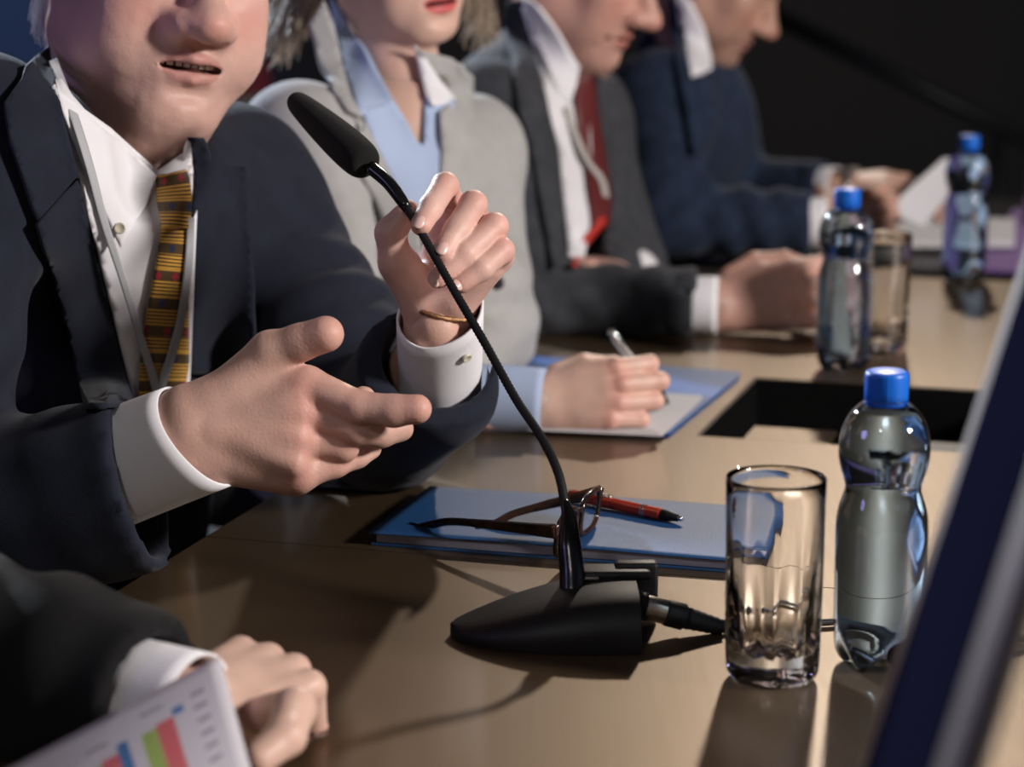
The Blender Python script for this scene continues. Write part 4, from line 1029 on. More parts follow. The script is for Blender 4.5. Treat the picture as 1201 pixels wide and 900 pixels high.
# ================================================================== woman in light grey jacket writing
M_greyjk = cloth('light_grey_wool', (.40, .395, .385), sc=900, st=.35, sheen=.1, var=(60, (.34, .335, .33), .4))
M_blueshirt = mat('pale_blue_cotton', (.40, .49, .68), .8, 0, .2, bump=(1000, .25))
p2 = empty('person', UV(2.38, -1.05, -TZ), 'woman in light grey jacket and pale blue shirt writing with a pen', 'person')
s2 = np.array([.64, .77, 0]); f2 = np.array([.77, -.64, 0])
aR = W(352, 160, 2.47); aL = W(553, 165, 2.72); aN = W(470, 95, 2.61); aP = W(400, 640, 2.90); eR = W(425, 455, 2.37); wR = W(634, 472, 2.345); eL = W(583, 392, 2.62); wL = W(540, 430, 2.47)
md = (aR + aL) / 2
prims = [(Flat(md - np.array([0, 0, .06]), aP, .135, .090, .150, .105, s2), .03), (Flat(aR - np.array([0, 0, .015]), aL - np.array([0, 0, .015]), .055, .070, .052, .065, (0, 0, 1)), .05),
         (Cone(aR, eR, .058, .046), .04), (Cone(aL, eL, .054, .045), .035), (Cone(md + np.array([0, 0, .02]), aN, .070, .048), .05), (Ell(md - np.array([0, 0, .16]) + f2 * .065, (.10, .07, .08)), .05),
         (Flat(eR, wR + (eR - wR) * .10, .046, .040, .043, .038, (0, 0, 1)), .02), (Flat(eL, wL, .044, .040, .040, .036, (0, 0, 1)), .02)]
vc = W(478, 120, 2.50)
jm, fm = jacket_mesh([aR, aL, aN, aP, eR, wR, eL, wL], prims, [(Cone(W(455, 20, 2.58), W(480, 150, 2.485), .048, .020), .012), (Cut(wR + (eR - wR) * .32, wR - eR, .09), .0015), (Flat(wR + (eR - wR) * .5, wR, .036, .031, .036, .031, (0, 0, 1)), .002)],
    [(W(585, 340, 2.6), (0, 0, 1), .08, .004, .05), (W(400, 300, 2.42), (1, 0, 1), .10, .004, .05), (W(600, 250, 2.6), (0, 0, 1), .06, .003, .04)])
jk2 = meshobj('jacket', *jm, M_greyjk, p2)
R2, o2 = headframe((0, .098, -.0685), W(521, 3, 2.52), 42, 0, -6, .95)
hd2 = head_mesh(R2, o2, W(476, 120, 2.585), (.046, .050), .0024, fem=True, jaw=.90, nose=.85, chin=-.004, mouth_open=.4, skin=(.66, .43, .34), lip=(.60, .13, .13), eyes=True)
palm, fs, jts, _ = std_hand(wR, W(715, 462, 2.335) - W(640, 472, 2.345), -CF + .15 * CU + np.array([.1, 0, 0]), 1, .90, fl=[(35, 80, 40), (30, 100, 55), (28, 102, 58), (26, 98, 58)], thumb=((.02, .030, -.012), (.05, .040, -.030), (.082, .036, -.046), (.108, .018, -.046)), fat=1.05)
hm = build_hand(palm, fs, .0018, .008, .0014); hm = (*hm, skin_col(hm[0], (.64, .42, .34), [(jts[i * 4], .013) for i in range(4)] + [(jts[i * 4 + 1], .010) for i in range(4)], .45))
core2 = core_body([aR, aL, aN, aP, eR, wR, eL, wL], [(Flat(md - np.array([0, 0, .06]) , aP, .12, .078, .13, .09, s2), .03), (Cone(aR, aL, .045, .045), .05), (Cone(md, aN - np.array([0, 0, .02]), .055, .045), .05), (Cone(W(480, 150, 2.56), W(488, 200, 2.58), .050, .038), .04),
    (Cone(aR, eR, .04, .034), .03), (Cone(eR, wR, .034, .022), .02), (Cone(aL, eL, .038, .034), .03), (Cone(eL, wL, .034, .024), .02)], (.66, .43, .34), .006)
b2 = finish_body('body', [hd2, hm, core2], M_skin_smooth, p2); eyeballs(R2, o2, b2)
bj2 = bvh_of([jm, core2[:2], hd2[:2]])
sh2 = drape('shirt', [(424, 128), (462, 118), (476, 140), (489, 165), (497, 172), (499, 110), (512, 116), (534, 117), (524, 160), (516, 195), (512, 240), (506, 262), (490, 262), (466, 225), (444, 175)], bj2, .006, M_blueshirt, p2, 7, .002)
drape('collar', [(386, -6), (398, 8), (412, 36), (430, 62), (447, 90), (462, 119), (444, 128), (425, 134), (412, 112), (402, 78), (392, 40)], bj2, .016, M_blueshirt, sh2, 6, .003)
drape('collar', [(486, 52), (498, 66), (514, 90), (534, 115), (522, 122), (508, 124), (500, 110), (494, 90)], bj2, .014, M_shirt, sh2, 6, .003)
drape('lapel', [(362, 30), (380, 0), (392, 30), (402, 78), (412, 112), (424, 134), (446, 178), (470, 228), (492, 265), (498, 330), (480, 330), (452, 270), (436, 225), (424, 200), (420, 160), (428, 140), (410, 130), (376, 80)], bj2, .015, M_greyjk, jk2, 8, .004)
drape('lapel', [(488, 58), (505, 62), (530, 68), (556, 90), (556, 150), (548, 240), (530, 330), (510, 330), (508, 260), (514, 235), (520, 180), (517, 130), (534, 116), (514, 90)], bj2, .018, M_greyjk, jk2, 8, .004)
cuff('shirt_cuff', wR + (eR - wR) * .36, wR + (wR - eR) * .02, .0345, .0295, .034, .029, (0, 0, 1), M_blueshirt, p2, .002, wav=.03, amp=.02)
dd = hitd(bvh_of([jm]), 583, 332)
if dd:
    b = MB(); b.lathe([(0, 0), (.007, 0), (.008, .001), (.008, .003), (.006, .004), (0, .003)], 20, W(583, 332, dd), [CR, CU, -CF]); b.build('jacket_button', M_dbutton, jk2)
M_blonde = mat('ash_blonde_hair', (.34, .26, .19), .5, 0, .5, bump=(600, .9, 5), var=(220, (.50, .42, .33), .8))
def strands(name, roots, m, parent, n, spread, r=.0007):
    b = MB(); rnd = random.Random(3)
    for i in range(n):
        pth = rnd.choice(roots); o_ = np.array([rnd.gauss(0, 1) for _ in range(3)]) * spread; q = [np.asarray(p) + o_ * (1 + .5 * j) + np.array([rnd.gauss(0, 1) for _ in range(3)]) * spread * .35 for j, p in enumerate(pth)]
        b.tube(spline(q, 5), r, 5, cap=False)
    return b.build(name, m, parent)
hv, hf = hair_cap(R2, o2, .005, low=-.06, thick=.013, amp=.003)
ha2 = meshobj('hair', hv, hf, M_blonde, p2)
hb = Field(W(300, 0, 2.7) - .15, W(380, 0, 2.6) + .2, .005); 
strands('loose_strands', [[W(372, -60, 2.60), W(352, -10, 2.60), W(338, 30, 2.60), W(326, 62, 2.60)], [W(380, -60, 2.60), W(362, 0, 2.60), W(350, 35, 2.58)], [W(345, -50, 2.64), W(330, 0, 2.64), W(322, 40, 2.62)]], M_blonde, ha2, 300, .0035, .0007)
strands('loose_strands', [[W(548, -70, 2.66), W(560, -20, 2.66), W(566, 20, 2.66), W(562, 48, 2.66)], [W(540, -60, 2.67), W(552, 0, 2.67), W(574, 35, 2.67)]], M_blonde, ha2, 90, .0045, .0004)
# her pen
pen2 = empty('ballpoint_pen', W(782, 470, 2.32), 'silver and dark ballpoint pen held in the writing woman\'s hand', 'pen')
qa = W(716, 388, 2.405); qb = W(784, 474, 2.452); qd = unit(qb - qa); L2 = np.linalg.norm(qb - qa); qs = unit(np.cross(qd, (0, 0, 1))); AX2 = [qs, np.cross(qs, qd), qd]
MB().lathe([(0, -.002), (.0032, 0), (.0050, .006), (.0058, .018), (.0060, .035), (.0058, .050), (0, .050)], 24, qa, AX2).build('upper_barrel', M_chrome, pen2)
MB().lathe([(0, .049), (.0058, .049), (.0054, L2 - .018), (.0030, L2 - .006), (.0012, L2), (0, L2)], 24, qa, AX2).build('lower_barrel', M_blackg, pen2)
b = MB(); b.tube([qa + qd * .004 - CF * .0065, qa + qd * .036 - CF * .0072], [.0013, .0013], 8); b.build('clip', M_chrome, pen2)
# her papers
def flat_poly(name, pix, z, th, m, label, cat, group=None):
    P = [ON(x, y, z) for x, y in pix]; n = len(P)
    V_ = P + [p + np.array([0, 0, th]) for p in P]; F = [tuple(range(n)), tuple(range(2 * n - 1, n - 1, -1))] + [(k, n + k, n + (k + 1) % n, (k + 1) % n) for k in range(n)]
    o = mkobj(name, V_, F, m, None, False); bm = bmesh.new(); bm.from_mesh(o.data); bmesh.ops.recalc_face_normals(bm, faces=bm.faces); bm.to_mesh(o.data); bm.free(); return tag(o, label, cat, group)
M_folder2 = mat('blue_cover', (.010, .07, .24), .5, 0, .4)
flat_poly('document_folder', [(592, 424), (600, 420), (868, 440), (866, 446), (784, 513), (560, 500)], 0.0005, .004, M_folder2, 'open blue folder under the writing woman\'s hand, beside the cable box', 'folder')
flat_poly('sheet_of_paper', [(640, 452), (824, 465), (820, 472), (776, 512), (620, 505)], 0.0052, .0008, M_paper, 'white sheet of paper the woman is writing on', 'paper')

# ================================================================== man in charcoal suit with dark red tie
M_charcoal = cloth('charcoal_wool', (.034, .036, .043), sc=900, sheen=.08, var=(50, (.055, .057, .064), .6))
M_redtie = mat('dark_red_silk', (.11, .018, .018), .45, 0, .5, bump=(700, .3))
p3 = empty('person', UV(2.96, -1.05, -TZ), 'man in charcoal suit and dark red tie looking down at his clasped hand', 'person')
s3 = np.array([.36, .93, 0]); f3 = np.array([.93, -.36, 0])
aR = W(566, 135, 2.95); aL = W(672, 120, 3.28); aN = W(632, 70, 3.12); aP = W(560, 520, 3.36); eR = W(628, 352, 2.91); wR = W(842, 358, 2.885); eL = W(740, 318, 3.24); wL = W(722, 318, 3.06)
md = (aR + aL) / 2
prims = [(Flat(md - np.array([0, 0, .05]), W(632, 330, 3.22), .165, .115, .160, .135, s3), .03), (Flat(W(632, 330, 3.22), aP, .16, .135, .17, .13, s3), .04), (Flat(aR - np.array([0, 0, .02]), aL - np.array([0, 0, .02]), .065, .085, .065, .08, (0, 0, 1)), .06),
         (Cone(md + np.array([0, 0, .03]), aN, .085, .060), .06), (Cone(aR, eR, .068, .055), .05), (Cone(aL, eL, .060, .050), .05), (Flat(eR, wR, .048, .048, .047, .045, (0, 0, 1)), .025), (Cone(eL, wL, .046, .038), .02)]
jm, fm = jacket_mesh([aR, aL, aN, aP, eR, wR, eL, wL], prims, [(Cut(wR + (eR - wR) * .11, wR - eR, .08), .0015), (Flat(wR + (eR - wR) * .35, wR, .037, .037, .037, .037, (0, 0, 1)), .002)],
    [(W(600, 200, 2.95), (1, 0, 1), .14, .005, .07), (eR, (.7, 0, .7), .10, .005, .05), (W(740, 350, 2.88), (1, 0, .5), .09, .004, .05), (W(755, 270, 3.1), (.4, 0, 1), .09, .005, .06)])
jk3 = meshobj('jacket', *jm, M_charcoal, p3)
R3, o3 = headframe((0, .098, -.0685), W(737, 47, 3.03), 68, 24, 0, 1.02)
hd3 = head_mesh(R3, o3, W(655, 110, 3.12), (.058, .062), .0026, nose=1.2, chin=.002, mouth_open=.3, skin=(.54, .31, .25), lip=(.44, .17, .14), old=.8, stubble=.2)
palm, fs, jts, _ = std_hand(wR, W(912, 348, 2.88) - W(850, 358, 2.885), -CF + .1 * CU + np.array([-.05, 0, 0]), 1, 1.08, fl=[(24, 95, 50), (22, 98, 55), (22, 98, 55), (22, 95, 55)], thumb=((.02, .030, -.012), (.05, .044, -.022), (.085, .042, -.024), (.112, .030, -.024)), fat=1.1)
hm = build_hand(palm, fs, .0022, .008, .0016); hm = (*hm, skin_col(hm[0], (.52, .30, .24), [(jts[i * 4 + 1], .016) for i in range(4)], .35, (.66, .34, .30)))
hl = W(690, 315, 3.02); palm, fs, jt2, _ = std_hand(wL, W(690, 314, 3.00) - wL, (0, 0, 1), -1, 1.0, flex=(25, 40, 30), forearm=.015); h2 = build_hand(palm, fs, .0026); h2 = (*h2, skin_col(h2[0], (.54, .32, .26), [], 0))
core3 = core_body([aR, aL, aN, aP, eR, wR, eL, wL], [(Flat(md - np.array([0, 0, .05]), aP, .14, .10, .14, .11, s3), .03), (Cone(md, aN, .06, .05), .05), (Cone(aR, eR, .045, .038), .03), (Cone(eR, wR, .036, .026), .02), (Cone(aL, eL, .045, .038), .03), (Cone(eL, wL, .036, .026), .02)], (.5, .3, .24))
b3 = finish_body('body', [hd3, hm, h2, core3], M_skin_smooth, p3)
bj3 = bvh_of([jm, core3[:2], hd3[:2]])
sh3 = drape('shirt', [(622, 0), (640, 20), (660, 50), (690, 110), (694, 180), (692, 260), (686, 300), (668, 300), (662, 240), (655, 170), (640, 110), (626, 60), (612, 10)], bj3, .008, M_shirt, p3, 7, .002)
drape('collar', [(612, -5), (630, 8), (648, 30), (662, 52), (680, 78), (676, 100), (668, 122), (655, 108), (644, 85), (630, 50), (616, 15)], bj3, .020, M_shirt, sh3, 6, .004)
strip('tie', [(684, 88, 22), (686, 110, 26), (690, 145, 26), (699, 195, 26), (704, 240, 26), (703, 268, 22)], bj3, .018, M_redtie, p3, 6, 5, .003, .004)
ln3 = strip('lanyard', [(664, 125, 6), (676, 160, 6), (690, 190, 6), (706, 212, 7), (712, 240, 7)], bj3, .026, mat('beige_lanyard', (.45, .42, .40), .7), p3, 4, 5, .0012)
strip('lanyard_strap', [(708, 255, 8), (700, 268, 8), (688, 282, 8), (678, 300, 8), (674, 312, 8)], bj3, .026, mat('red_lanyard', (.50, .03, .02), .5), ln3, 4, 5, .0015)
drape('lapel', [(596, 0), (612, 0), (626, 60), (640, 110), (652, 165), (660, 235), (664, 300), (650, 315), (640, 260), (628, 190), (610, 130), (600, 70), (590, 25)], bj3, .012, M_charcoal, jk3, 8, .005)
drape('lapel', [(700, 88), (722, 100), (735, 140), (738, 200), (728, 260), (716, 300), (706, 290), (714, 240), (712, 190), (702, 140)], bj3, .012, M_charcoal, jk3, 8, .005)
cuff('shirt_cuff', wR + (eR - wR) * .3, wR + (wR - eR) * .0, .0355, .0355, .036, .036, (0, 0, 1), M_shirt, p3, .002)
cuff('shirt_cuff', W(748, 318, 3.14), W(726, 317, 3.06), .030, .030, .031, .031, (0, 0, 1), M_shirt, p3, .002)
M_greyhair = mat('grey_hair', (.22, .21, .20), .6, 0, .4, bump=(500, .9, 5))
hv, hf = hair_cap(R3, o3, .005, low=-.04, thick=.006); meshobj('hair', hv, hf, M_greyhair, p3)

# ================================================================== man in blue suit reading, farthest
M_bluesuit = cloth('dark_blue_wool', (.010, .018, .040), sc=900, sheen=.06, var=(50, (.018, .032, .065), .6))
p4 = empty('person', UV(3.50, -1.05, -TZ), 'man in dark blue suit at the far end reading papers with his head bowed', 'person')
s4 = np.array([.30, .95, 0]); f4 = np.array([.95, -.30, 0])
aR = W(776, 112, 3.46); aL = W(826, 130, 3.80); aN = W(790, 62, 3.66); aP = W(690, 420, 3.90); eR = W(782, 256, 3.43); wR = W(962, 262, 3.42); eL = W(868, 216, 3.72); wL = W(978, 220, 3.62)
md = (aR + aL) / 2
prims = [(Flat(md - np.array([0, 0, .05]), aP, .15, .105, .16, .12, s4), .04), (Flat(aR - np.array([0, 0, .02]), aL - np.array([0, 0, .02]), .070, .080, .065, .08, (0, 0, 1)), .06), (Cone(md + np.array([0, 0, .03]), aN, .08, .058), .06),
         (Cone(aR, eR, .066, .058), .05), (Cone(aL, eL, .060, .046), .05), (Flat(eR, wR, .052, .05, .049, .047, (0, 0, 1)), .03), (Flat(eL, wL, .044, .044, .042, .042, (0, 0, 1)), .02)]
jm, fm = jacket_mesh([aR, aL, aN, aP, eR, wR, eL, wL], prims, [(Cut(wR + (eR - wR) * .06, wR - eR, .08), .0015), (Flat(wR + (eR - wR) * .3, wR, .038, .037, .038, .037, (0, 0, 1)), .002), (Cut(wL + (eL - wL) * .08, wL - eL, .06), .0015), (Flat(wL + (eL - wL) * .3, wL, .032, .032, .032, .032, (0, 0, 1)), .002)],
    [(W(790, 180, 3.4), (0, 0, 1), .12, .004, .07), (eR, (.7, 0, -.7), .10, .005, .05), (W(890, 260, 3.4), (1, 0, .3), .10, .005, .05)])
jk4 = meshobj('jacket', *jm, M_bluesuit, p4)
R4, o4 = headframe((0, .098, -.0685), W(878, 53, 3.56), 74, 32, 0, 1.0)
hd4 = head_mesh(R4, o4, W(812, 96, 3.64), (.056, .060), .0028, nose=1.1, mouth_open=.2, skin=(.46, .27, .20), lip=(.42, .20, .16), old=.3, stubble=.55)
palm, fs, jts, _ = std_hand(wR, W(1010, 248, 3.44) - wR, -CF + .3 * CU, 1, .95, flex=(18, 40, 25), forearm=.015); hm = build_hand(palm, fs, .0026); hm = (*hm, skin_col(hm[0], (.50, .29, .22), [], 0))
palm, fs, jts, _ = std_hand(wL, W(1060, 216, 3.60) - wL, CU * .8 - CF * .5, -1, 1.0, flex=(15, 30, 20), forearm=.015); h2 = build_hand(palm, fs, .0026); h2 = (*h2, skin_col(h2[0], (.50, .29, .22), [], 0))
core4 = core_body([aR, aL, aN, aP, eR, wR, eL, wL], [(Flat(md - np.array([0, 0, .05]), aP, .13, .09, .14, .10, s4), .03), (Cone(md, aN, .06, .05), .05), (Cone(aR, eR, .045, .038), .03), (Cone(eR, wR, .036, .026), .02), (Cone(aL, eL, .045, .034), .03), (Cone(eL, wL, .034, .026), .02)], (.46, .27, .2))
b4 = finish_body('body', [hd4, hm, h2, core4], M_skin_smooth, p4)
bj4 = bvh_of([jm, core4[:2], hd4[:2]])
sh4 = drape('shirt', [(798, -10), (815, 20), (832, 60), (836, 80), (822, 88), (808, 88), (800, 50), (792, 0)], bj4, .008, M_shirt, p4, 7, .002)
drape('collar', [(796, -15), (812, 5), (826, 35), (835, 68), (832, 82), (812, 90), (806, 60), (800, 20)], bj4, .022, M_shirt, sh4, 6, .004)
drape('lapel', [(784, -5), (797, 5), (804, 50), (810, 92), (818, 130), (822, 180), (812, 180), (804, 130), (794, 80), (784, 30)], bj4, .012, M_bluesuit, jk4, 8, .005)
cuff('shirt_cuff', wR + (eR - wR) * .25, wR + (wR - eR) * .03, .037, .037, .038, .038, (0, 0, 1), M_shirt, p4, .002)
cuff('shirt_cuff', wL + (eL - wL) * .25, wL + (wL - eL) * .03, .031, .031, .033, .033, (0, 0, 1), M_shirt, p4, .002)
b = MB(); ww = W(1016, 214, 3.60)
ta_ = unit(W(1060, 216, 3.60) - wL); ww = wL + ta_ * .022; b.tube([ww - ta_ * .006, ww + ta_ * .006], [.0285, .0285], 28, flat=.85); b.box(ww + CU * .024 - CF * .010, (.014, .004, .014), [ta_, CU, CF], .002); b.build('wristwatch', M_silver, p4)
M_darkhair = mat('dark_hair', (.03, .022, .018), .5, 0, .5, bump=(500, .9, 5)); hv, hf = hair_cap(R4, o4, .005, low=-.03, thick=.010); meshobj('hair', hv, hf, M_darkhair, p4)
# papers at the far end
def sheet(name, P, m, label, cat, nu=12, nv=12, bend=0.0, nrm=(0, 0, 1), th=.0005, group=None):
    P = [np.asarray(p) for p in P]; V_ = []
    for j in range(nv + 1):
        for i in range(nu + 1):
            a, b_ = i / nu, j / nv; q = (P[0] * (1 - a) + P[1] * a) * (1 - b_) + (P[3] * (1 - a) + P[2] * a) * b_; V_.append(q + np.asarray(nrm) * bend * math.sin(PI * a) * math.sin(PI * b_ * .5 + .4))
    F = [(j * (nu + 1) + i, j * (nu + 1) + i + 1, (j + 1) * (nu + 1) + i + 1, (j + 1) * (nu + 1) + i) for j in range(nv) for i in range(nu)]
    o = mkobj(name, V_, F, m); mod(o, 'SOLIDIFY', thickness=th, offset=0)
    uv = o.data.uv_layers.new(name='UVMap')
    for lp in o.data.loops: i_ = lp.vertex_index; uv.data[lp.index].uv = ((i_ % (nu + 1)) / nu, (i_ // (nu + 1)) / nv)
    return tag(o, label, cat, group)
sheet('sheet_of_paper', [W(1034, 250, 3.44), W(1082, 268, 3.50), W(1132, 206, 3.66), W(1106, 186, 3.60)], M_paper, 'white sheet lifted at an angle in the far man\'s hands', 'paper', bend=.012)
flat_poly('stack_of_papers', [(1052, 258), (1190, 262), (1190, 290), (1040, 290)], 0.0055, .008, M_paper, 'white stack of papers lying flat on the purple cloth behind the farthest bottle', 'papers')

# ================================================================== man at the near end, arm and printed sheet in the foreground
M_blacksuit = cloth('black_wool', (.006, .006, .007), sc=900, sheen=.03)
p5 = empty('person', UV(1.22, -1.08, -TZ), 'person in black suit at lower left holding the printed chart sheet', 'person')
s5 = np.array([.29, .96, 0]); f5 = np.array([.96, -.29, 0])
aR = UV(1.03, -1.08, .33); aL = UV(1.40, -1.12, .33); aN = UV(1.22, -1.08, .42); aP = UV(1.22, -1.16, -.22); eL = W(-165, 715, 1.52); wL = W(222, 834, 1.405); eR = UV(.80, -.86, .06); wR = UV(.98, -.62, .05)
md = (aR + aL) / 2
prims = [(Flat(md - np.array([0, 0, .05]), aP, .16, .11, .17, .13, s5), .04), (Flat(aR - np.array([0, 0, .02]), aL - np.array([0, 0, .02]), .065, .085, .065, .08, (0, 0, 1)), .06), (Cone(md + np.array([0, 0, .02]), aN - np.array([0, 0, .02]), .08, .058), .06),
         (Cone(aL, eL, .068, .062), .05), (Cone(aR, eR, .066, .058), .05), (Flat(eL, W(80, 790, 1.46), .064, .060, .056, .052, (0, 0, 1)), .02), (Flat(W(80, 790, 1.46), W(230, 836, 1.41), .058, .054, .052, .050, (0, 0, 1)), .02), (Flat(eR, wR, .055, .05, .045, .042, (0, 0, 1)), .02)]
jm, fm = jacket_mesh([aR, aL, aN, aP, eR, wR, eL, wL], prims, [(Cut(W(182, 819, 1.428), W(230, 836, 1.41) - W(80, 790, 1.46), .13), .0015), (Flat(W(120, 803, 1.445), W(230, 836, 1.41), .040, .040, .039, .039, (0, 0, 1)), .002), (Flat(wR - unit(wR - eR) * .02, wR + unit(wR - eR) * .06, .036, .034, .036, .034, (0, 0, 1)), .003)],
    [(W(40, 760, 1.46), (1, 0, -.3), .10, .005, .055)])
jk5 = meshobj('jacket', *jm, M_blacksuit, p5)
R5, o5 = headframe((0, .03, -.06), UV(1.22, -1.02, .55), 70, 15, 0, 1.0)
hd5 = head_mesh(R5, o5, aN, h=.004, skin=(.55, .35, .28), eyes=True)
palm, fs, jts, _ = std_hand(wL, CR * .60 + CF * .72 + CU * .22, CU * .8 - CF * .2 + CR * .35, -1, .90, forearm=.012, fl=[(74, 74, 44), (78, 74, 44), (80, 74, 44), (82, 74, 44)], thumb=((.02, .030, -.012), (.045, .046, -.026), (.062, .046, -.055), (.058, .034, -.080)), fat=1.05)
fs[-1] = hp([(318, 838, 1.405, .0130), (345, 832, 1.380, .0130), (335, 864, 1.352, .0120), (304, 890, 1.336, .0100)]); hm = build_hand(palm, fs, .0018, .009, .0016); hm = (*hm, skin_col(hm[0], (.60, .40, .32), [(jts[i * 4 + 1], .014) for i in range(4)] + [(jts[-1], .012)], .35))
palm, fs, jts, _ = std_hand(wR + unit(wR - eR) * .03, wR - eR, (0, 0, 1), 1, 1.0, flex=(20, 30, 20)); h2 = build_hand(palm, fs, .0028); h2 = (*h2, skin_col(h2[0], (.60, .40, .32), [], 0))
core5 = core_body([aR, aL, aN, aP, eR, wR, eL, wL], [(Flat(md - np.array([0, 0, .05]), aP, .13, .09, .14, .10, s5), .03), (Cone(md, aN, .06, .05), .05), (Cone(aR, eR, .045, .038), .03), (Cone(eR, wR, .036, .026), .02), (Cone(aL, eL, .045, .034), .03), (Cone(eL, wL, .034, .026), .02)], (.55, .35, .28))
b5 = finish_body('body', [hd5, hm, h2, core5], M_skin_smooth, p5); eyeballs(R5, o5, b5)
cuff('shirt_cuff', W(120, 808, 1.445), W(226, 833, 1.408), .037, .036, .036, .034, (0, 0, 1), M_shirt, p5, .002, wav=.02, tilt=.006, tiltdir=CU)
hv, hf = hair_cap(R5, o5, .007, low=-.03, thick=.008); meshobj('hair', hv, hf, M_darkhair, p5)
# printed sheet with bar charts
def chart_material():
    m = mat('printed_chart', (.78, .76, .80), .7, 0, .3, transl=0.35); nt = m.node_tree; N = nt.nodes; L = nt.links; b = N['Principled BSDF']
    uv = N.new('ShaderNodeUVMap'); sx = N.new('ShaderNodeSeparateXYZ'); L.new(uv.outputs[0], sx.inputs[0]); u, v = sx.outputs[0], sx.outputs[1]
    def M(op, a, c=None):
        n = N.new('ShaderNodeMath'); n.operation = op
        for i, q in enumerate((a, c)):
            if q is None: continue
            if isinstance(q, (int, float)): n.inputs[i].default_value = q
            else: L.new(q, n.inputs[i])
        return n.outputs[0]
    cur = (.76, .74, .79)
    def rect(u0, u1, v0, v1, col):
        nonlocal cur
        f = M('MULTIPLY', M('MULTIPLY', M('GREATER_THAN', u, u0), M('LESS_THAN', u, u1)), M('MULTIPLY', M('GREATER_THAN', v, v0), M('LESS_THAN', v, v1)))
        n = N.new('ShaderNodeMix'); n.data_type = 'RGBA'; L.new(f, n.inputs[0])
        if isinstance(cur, tuple): n.inputs[6].default_value = (*cur, 1)
        else: L.new(cur, n.inputs[6])
        n.inputs[7].default_value = (*col, 1); cur = n.outputs[2]
    G, Rr, B_ = (.42, .58, .16), (.78, .18, .20), (.08, .24, .52)
    for k, (x0, h_) in enumerate(((.60, .42), (.34, .52), (.10, .60))):
        rect(x0, x0 + .07, h_ * .62, .95, G); rect(x0 + .07, x0 + .15, h_ * .58, .95, Rr); rect(x0 + .15, x0 + .20, h_ * .46, h_ * .58 + .5 * (k % 2), B_)
        rect(x0 + .02, x0 + .12, h_ * .62 - .14, h_ * .62 - .115, (.42, .41, .45))
    for k in range(6): rect(.84, .90, .16 + .10 * k, .185 + .10 * k, (.30, .30, .36))
    L.new(cur, b.inputs['Base Color']); return m
M_chart = chart_material()
sheet('printed_chart_sheet', [W(-130, 1010, 1.30), W(262, 768, 1.375), W(300, 880, 1.345), W(290, 1160, 1.17)][0:0] or [W(0, 905, 1.36), W(258, 770, 1.372), W(300, 925, 1.27), W(60, 1060, 1.20)], M_chart, 'white sheet printed with coloured bar charts held at lower left', 'paper', 16, 16, bend=.012, nrm=-CF)
# ================================================================== chairs under the people
def chair(u, v, label, m, high=0.0):
    c = UV(u, v, -TZ); o = empty('conference_chair', c, label, 'chair', 'chairs behind the table')
    def P(a, b_, z): q = UV(u + a, v + b_); q[2] = z; return q
    MB().box(P(0, 0, .425), (.22, .23, .035), [V, U, (0, 0, 1)], .02).build('seat', m, o)
    MB().box(P(0, -.25, .74 + high / 2), (.022, .21, .24 + high / 2), [unit(V * .97 + np.array([0, 0, .22])), U, unit(np.array([0, 0, .97]) - V * .22)], .018).build('backrest', m, o)
    for a, b_ in ((.19, .18), (-.19, .18), (.19, -.2), (-.19, -.2)):
        MB().tube([P(a, b_, 0), P(a * .95, b_ * .95, .40)], .014, 12).build('leg', M_steel, o)
    for a in (.17, -.17): MB().tube([P(a, -.2, .40), P(a, -.27, .62)], .012, 10).build('back_support', M_steel, o)
    return o
chair(1.80, -1.22, 'black upholstered chair under the man with the microphone', M_chair)
chair(2.38, -1.22, 'black upholstered chair under the writing woman', M_chair)
chair(2.96, -1.22, 'black upholstered chair under the man in charcoal suit', M_chair)
chair(3.50, -1.22, 'black upholstered chair under the reading man at the far end', M_chair)
chair(1.22, -1.26, 'black upholstered chair under the person in black suit', M_chair)
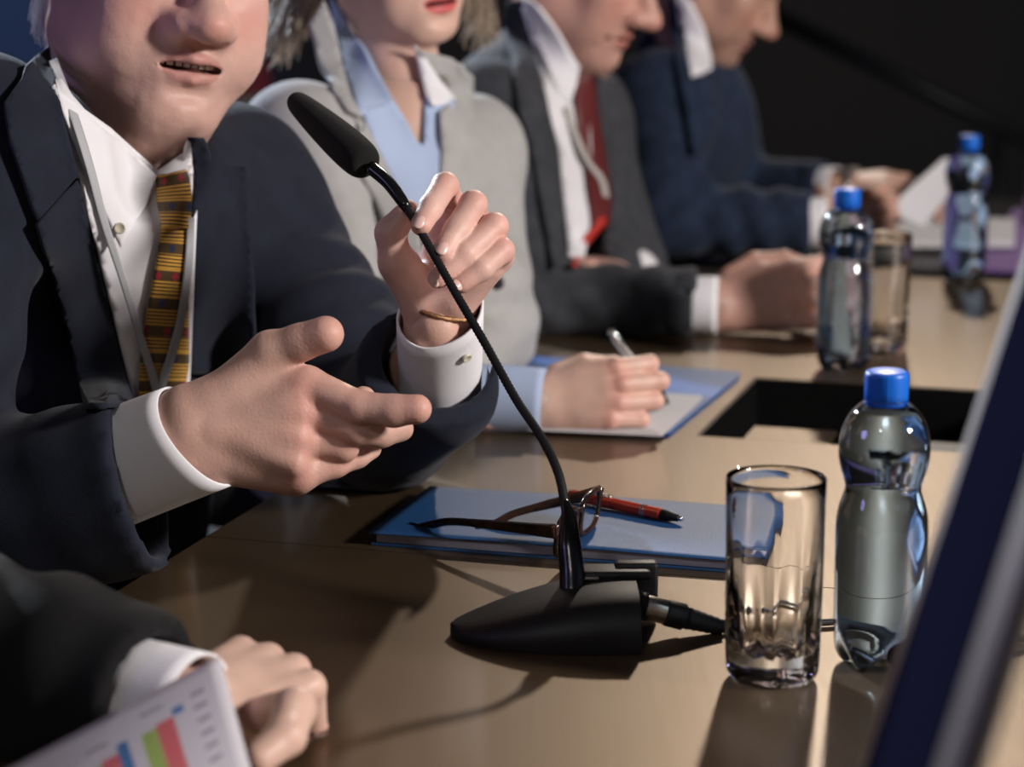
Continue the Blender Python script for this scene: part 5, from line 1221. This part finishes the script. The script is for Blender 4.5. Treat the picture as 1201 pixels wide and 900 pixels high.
def trousers(p, u, v, m):
    f = Field(UV(u - .3, v - .35, -TZ - .02), UV(u - .3, v - .35, -TZ) + .01, .012) if False else None
    pts = []; pr = []
    for s_ in (-1, 1):
        h_ = UV(u + s_ * .09, v - .08, -.235); kn = UV(u + s_ * .11, v + .36, -.225); an = UV(u + s_ * .11, v + .32, -.66)
        pr += [(Cone(h_, kn, .085, .062), .04), (Cone(kn, an, .060, .045), .03)]; pts += [h_, kn, an]
    A_ = np.array(pts); c = Field(A_.min(0) - .13, A_.max(0) + .13, .012); c.add(Flat(UV(u - .1, v - .1, -.21), UV(u + .1, v - .1, -.21), .13, .09, .13, .09, V), .05)
    for q, k in pr: c.add(q, k)
    v_, f_ = c.mesh(); meshobj('trousers', v_, f_, m, p)
    for s_ in (-1, 1):
        a = UV(u + s_ * .11, v + .30, -.705); b_ = UV(u + s_ * .11, v + .46, -.715); c = Field(np.minimum(a, b_) - .1, np.maximum(a, b_) + .1, .008)
        c.add(Flat(a, b_, .040, .042, .045, .028, U), .02); c.add(Cone(a, a + np.array([0, 0, .05]), .038, .042), .02); v_, f_ = c.mesh(); meshobj('shoe', v_, f_, M_blackg, p)
trousers(p1, 1.80, -1.12, M_navysuit); trousers(p2, 2.38, -1.12, M_blacksuit); trousers(p3, 2.96, -1.12, M_charcoal); trousers(p4, 3.50, -1.12, M_bluesuit); trousers(p5, 1.22, -1.16, M_blacksuit)
# dark red chair back in the row behind
cp = W(285, 120, 5.5); o = chair(float(np.dot(cp, U)), float(np.dot(cp, V)) + .25, 'dark red upholstered chair in the row behind, seen between the man and the woman', M_redchair, 0.0)

# boom pole on a floor stand in front of the back wall
bo = empty('boom_stand', W(1190, 160, 6.2) * np.array([1, 1, 0]), 'black slanted boom pole standing in the dark before the back wall', 'stand')
b0 = W(880, 5, 6.4); b1 = W(1225, 175, 6.2)
MB().tube([b0, b1], [.026, .020], 14).build('boom_pole', M_black, bo)
jn = b0 * .15 + b1 * .85; fl_ = jn.copy(); fl_[2] = .02
MB().tube([jn, fl_], [.016, .018], 12).build('upright', M_black, bo)
for k in range(3):
    q = 2 * PI * k / 3; MB().tube([fl_ + np.array([0, 0, .12]), fl_ + np.array([.35 * math.cos(q), .35 * math.sin(q), 0])], .012, 10).build('leg', M_black, bo)
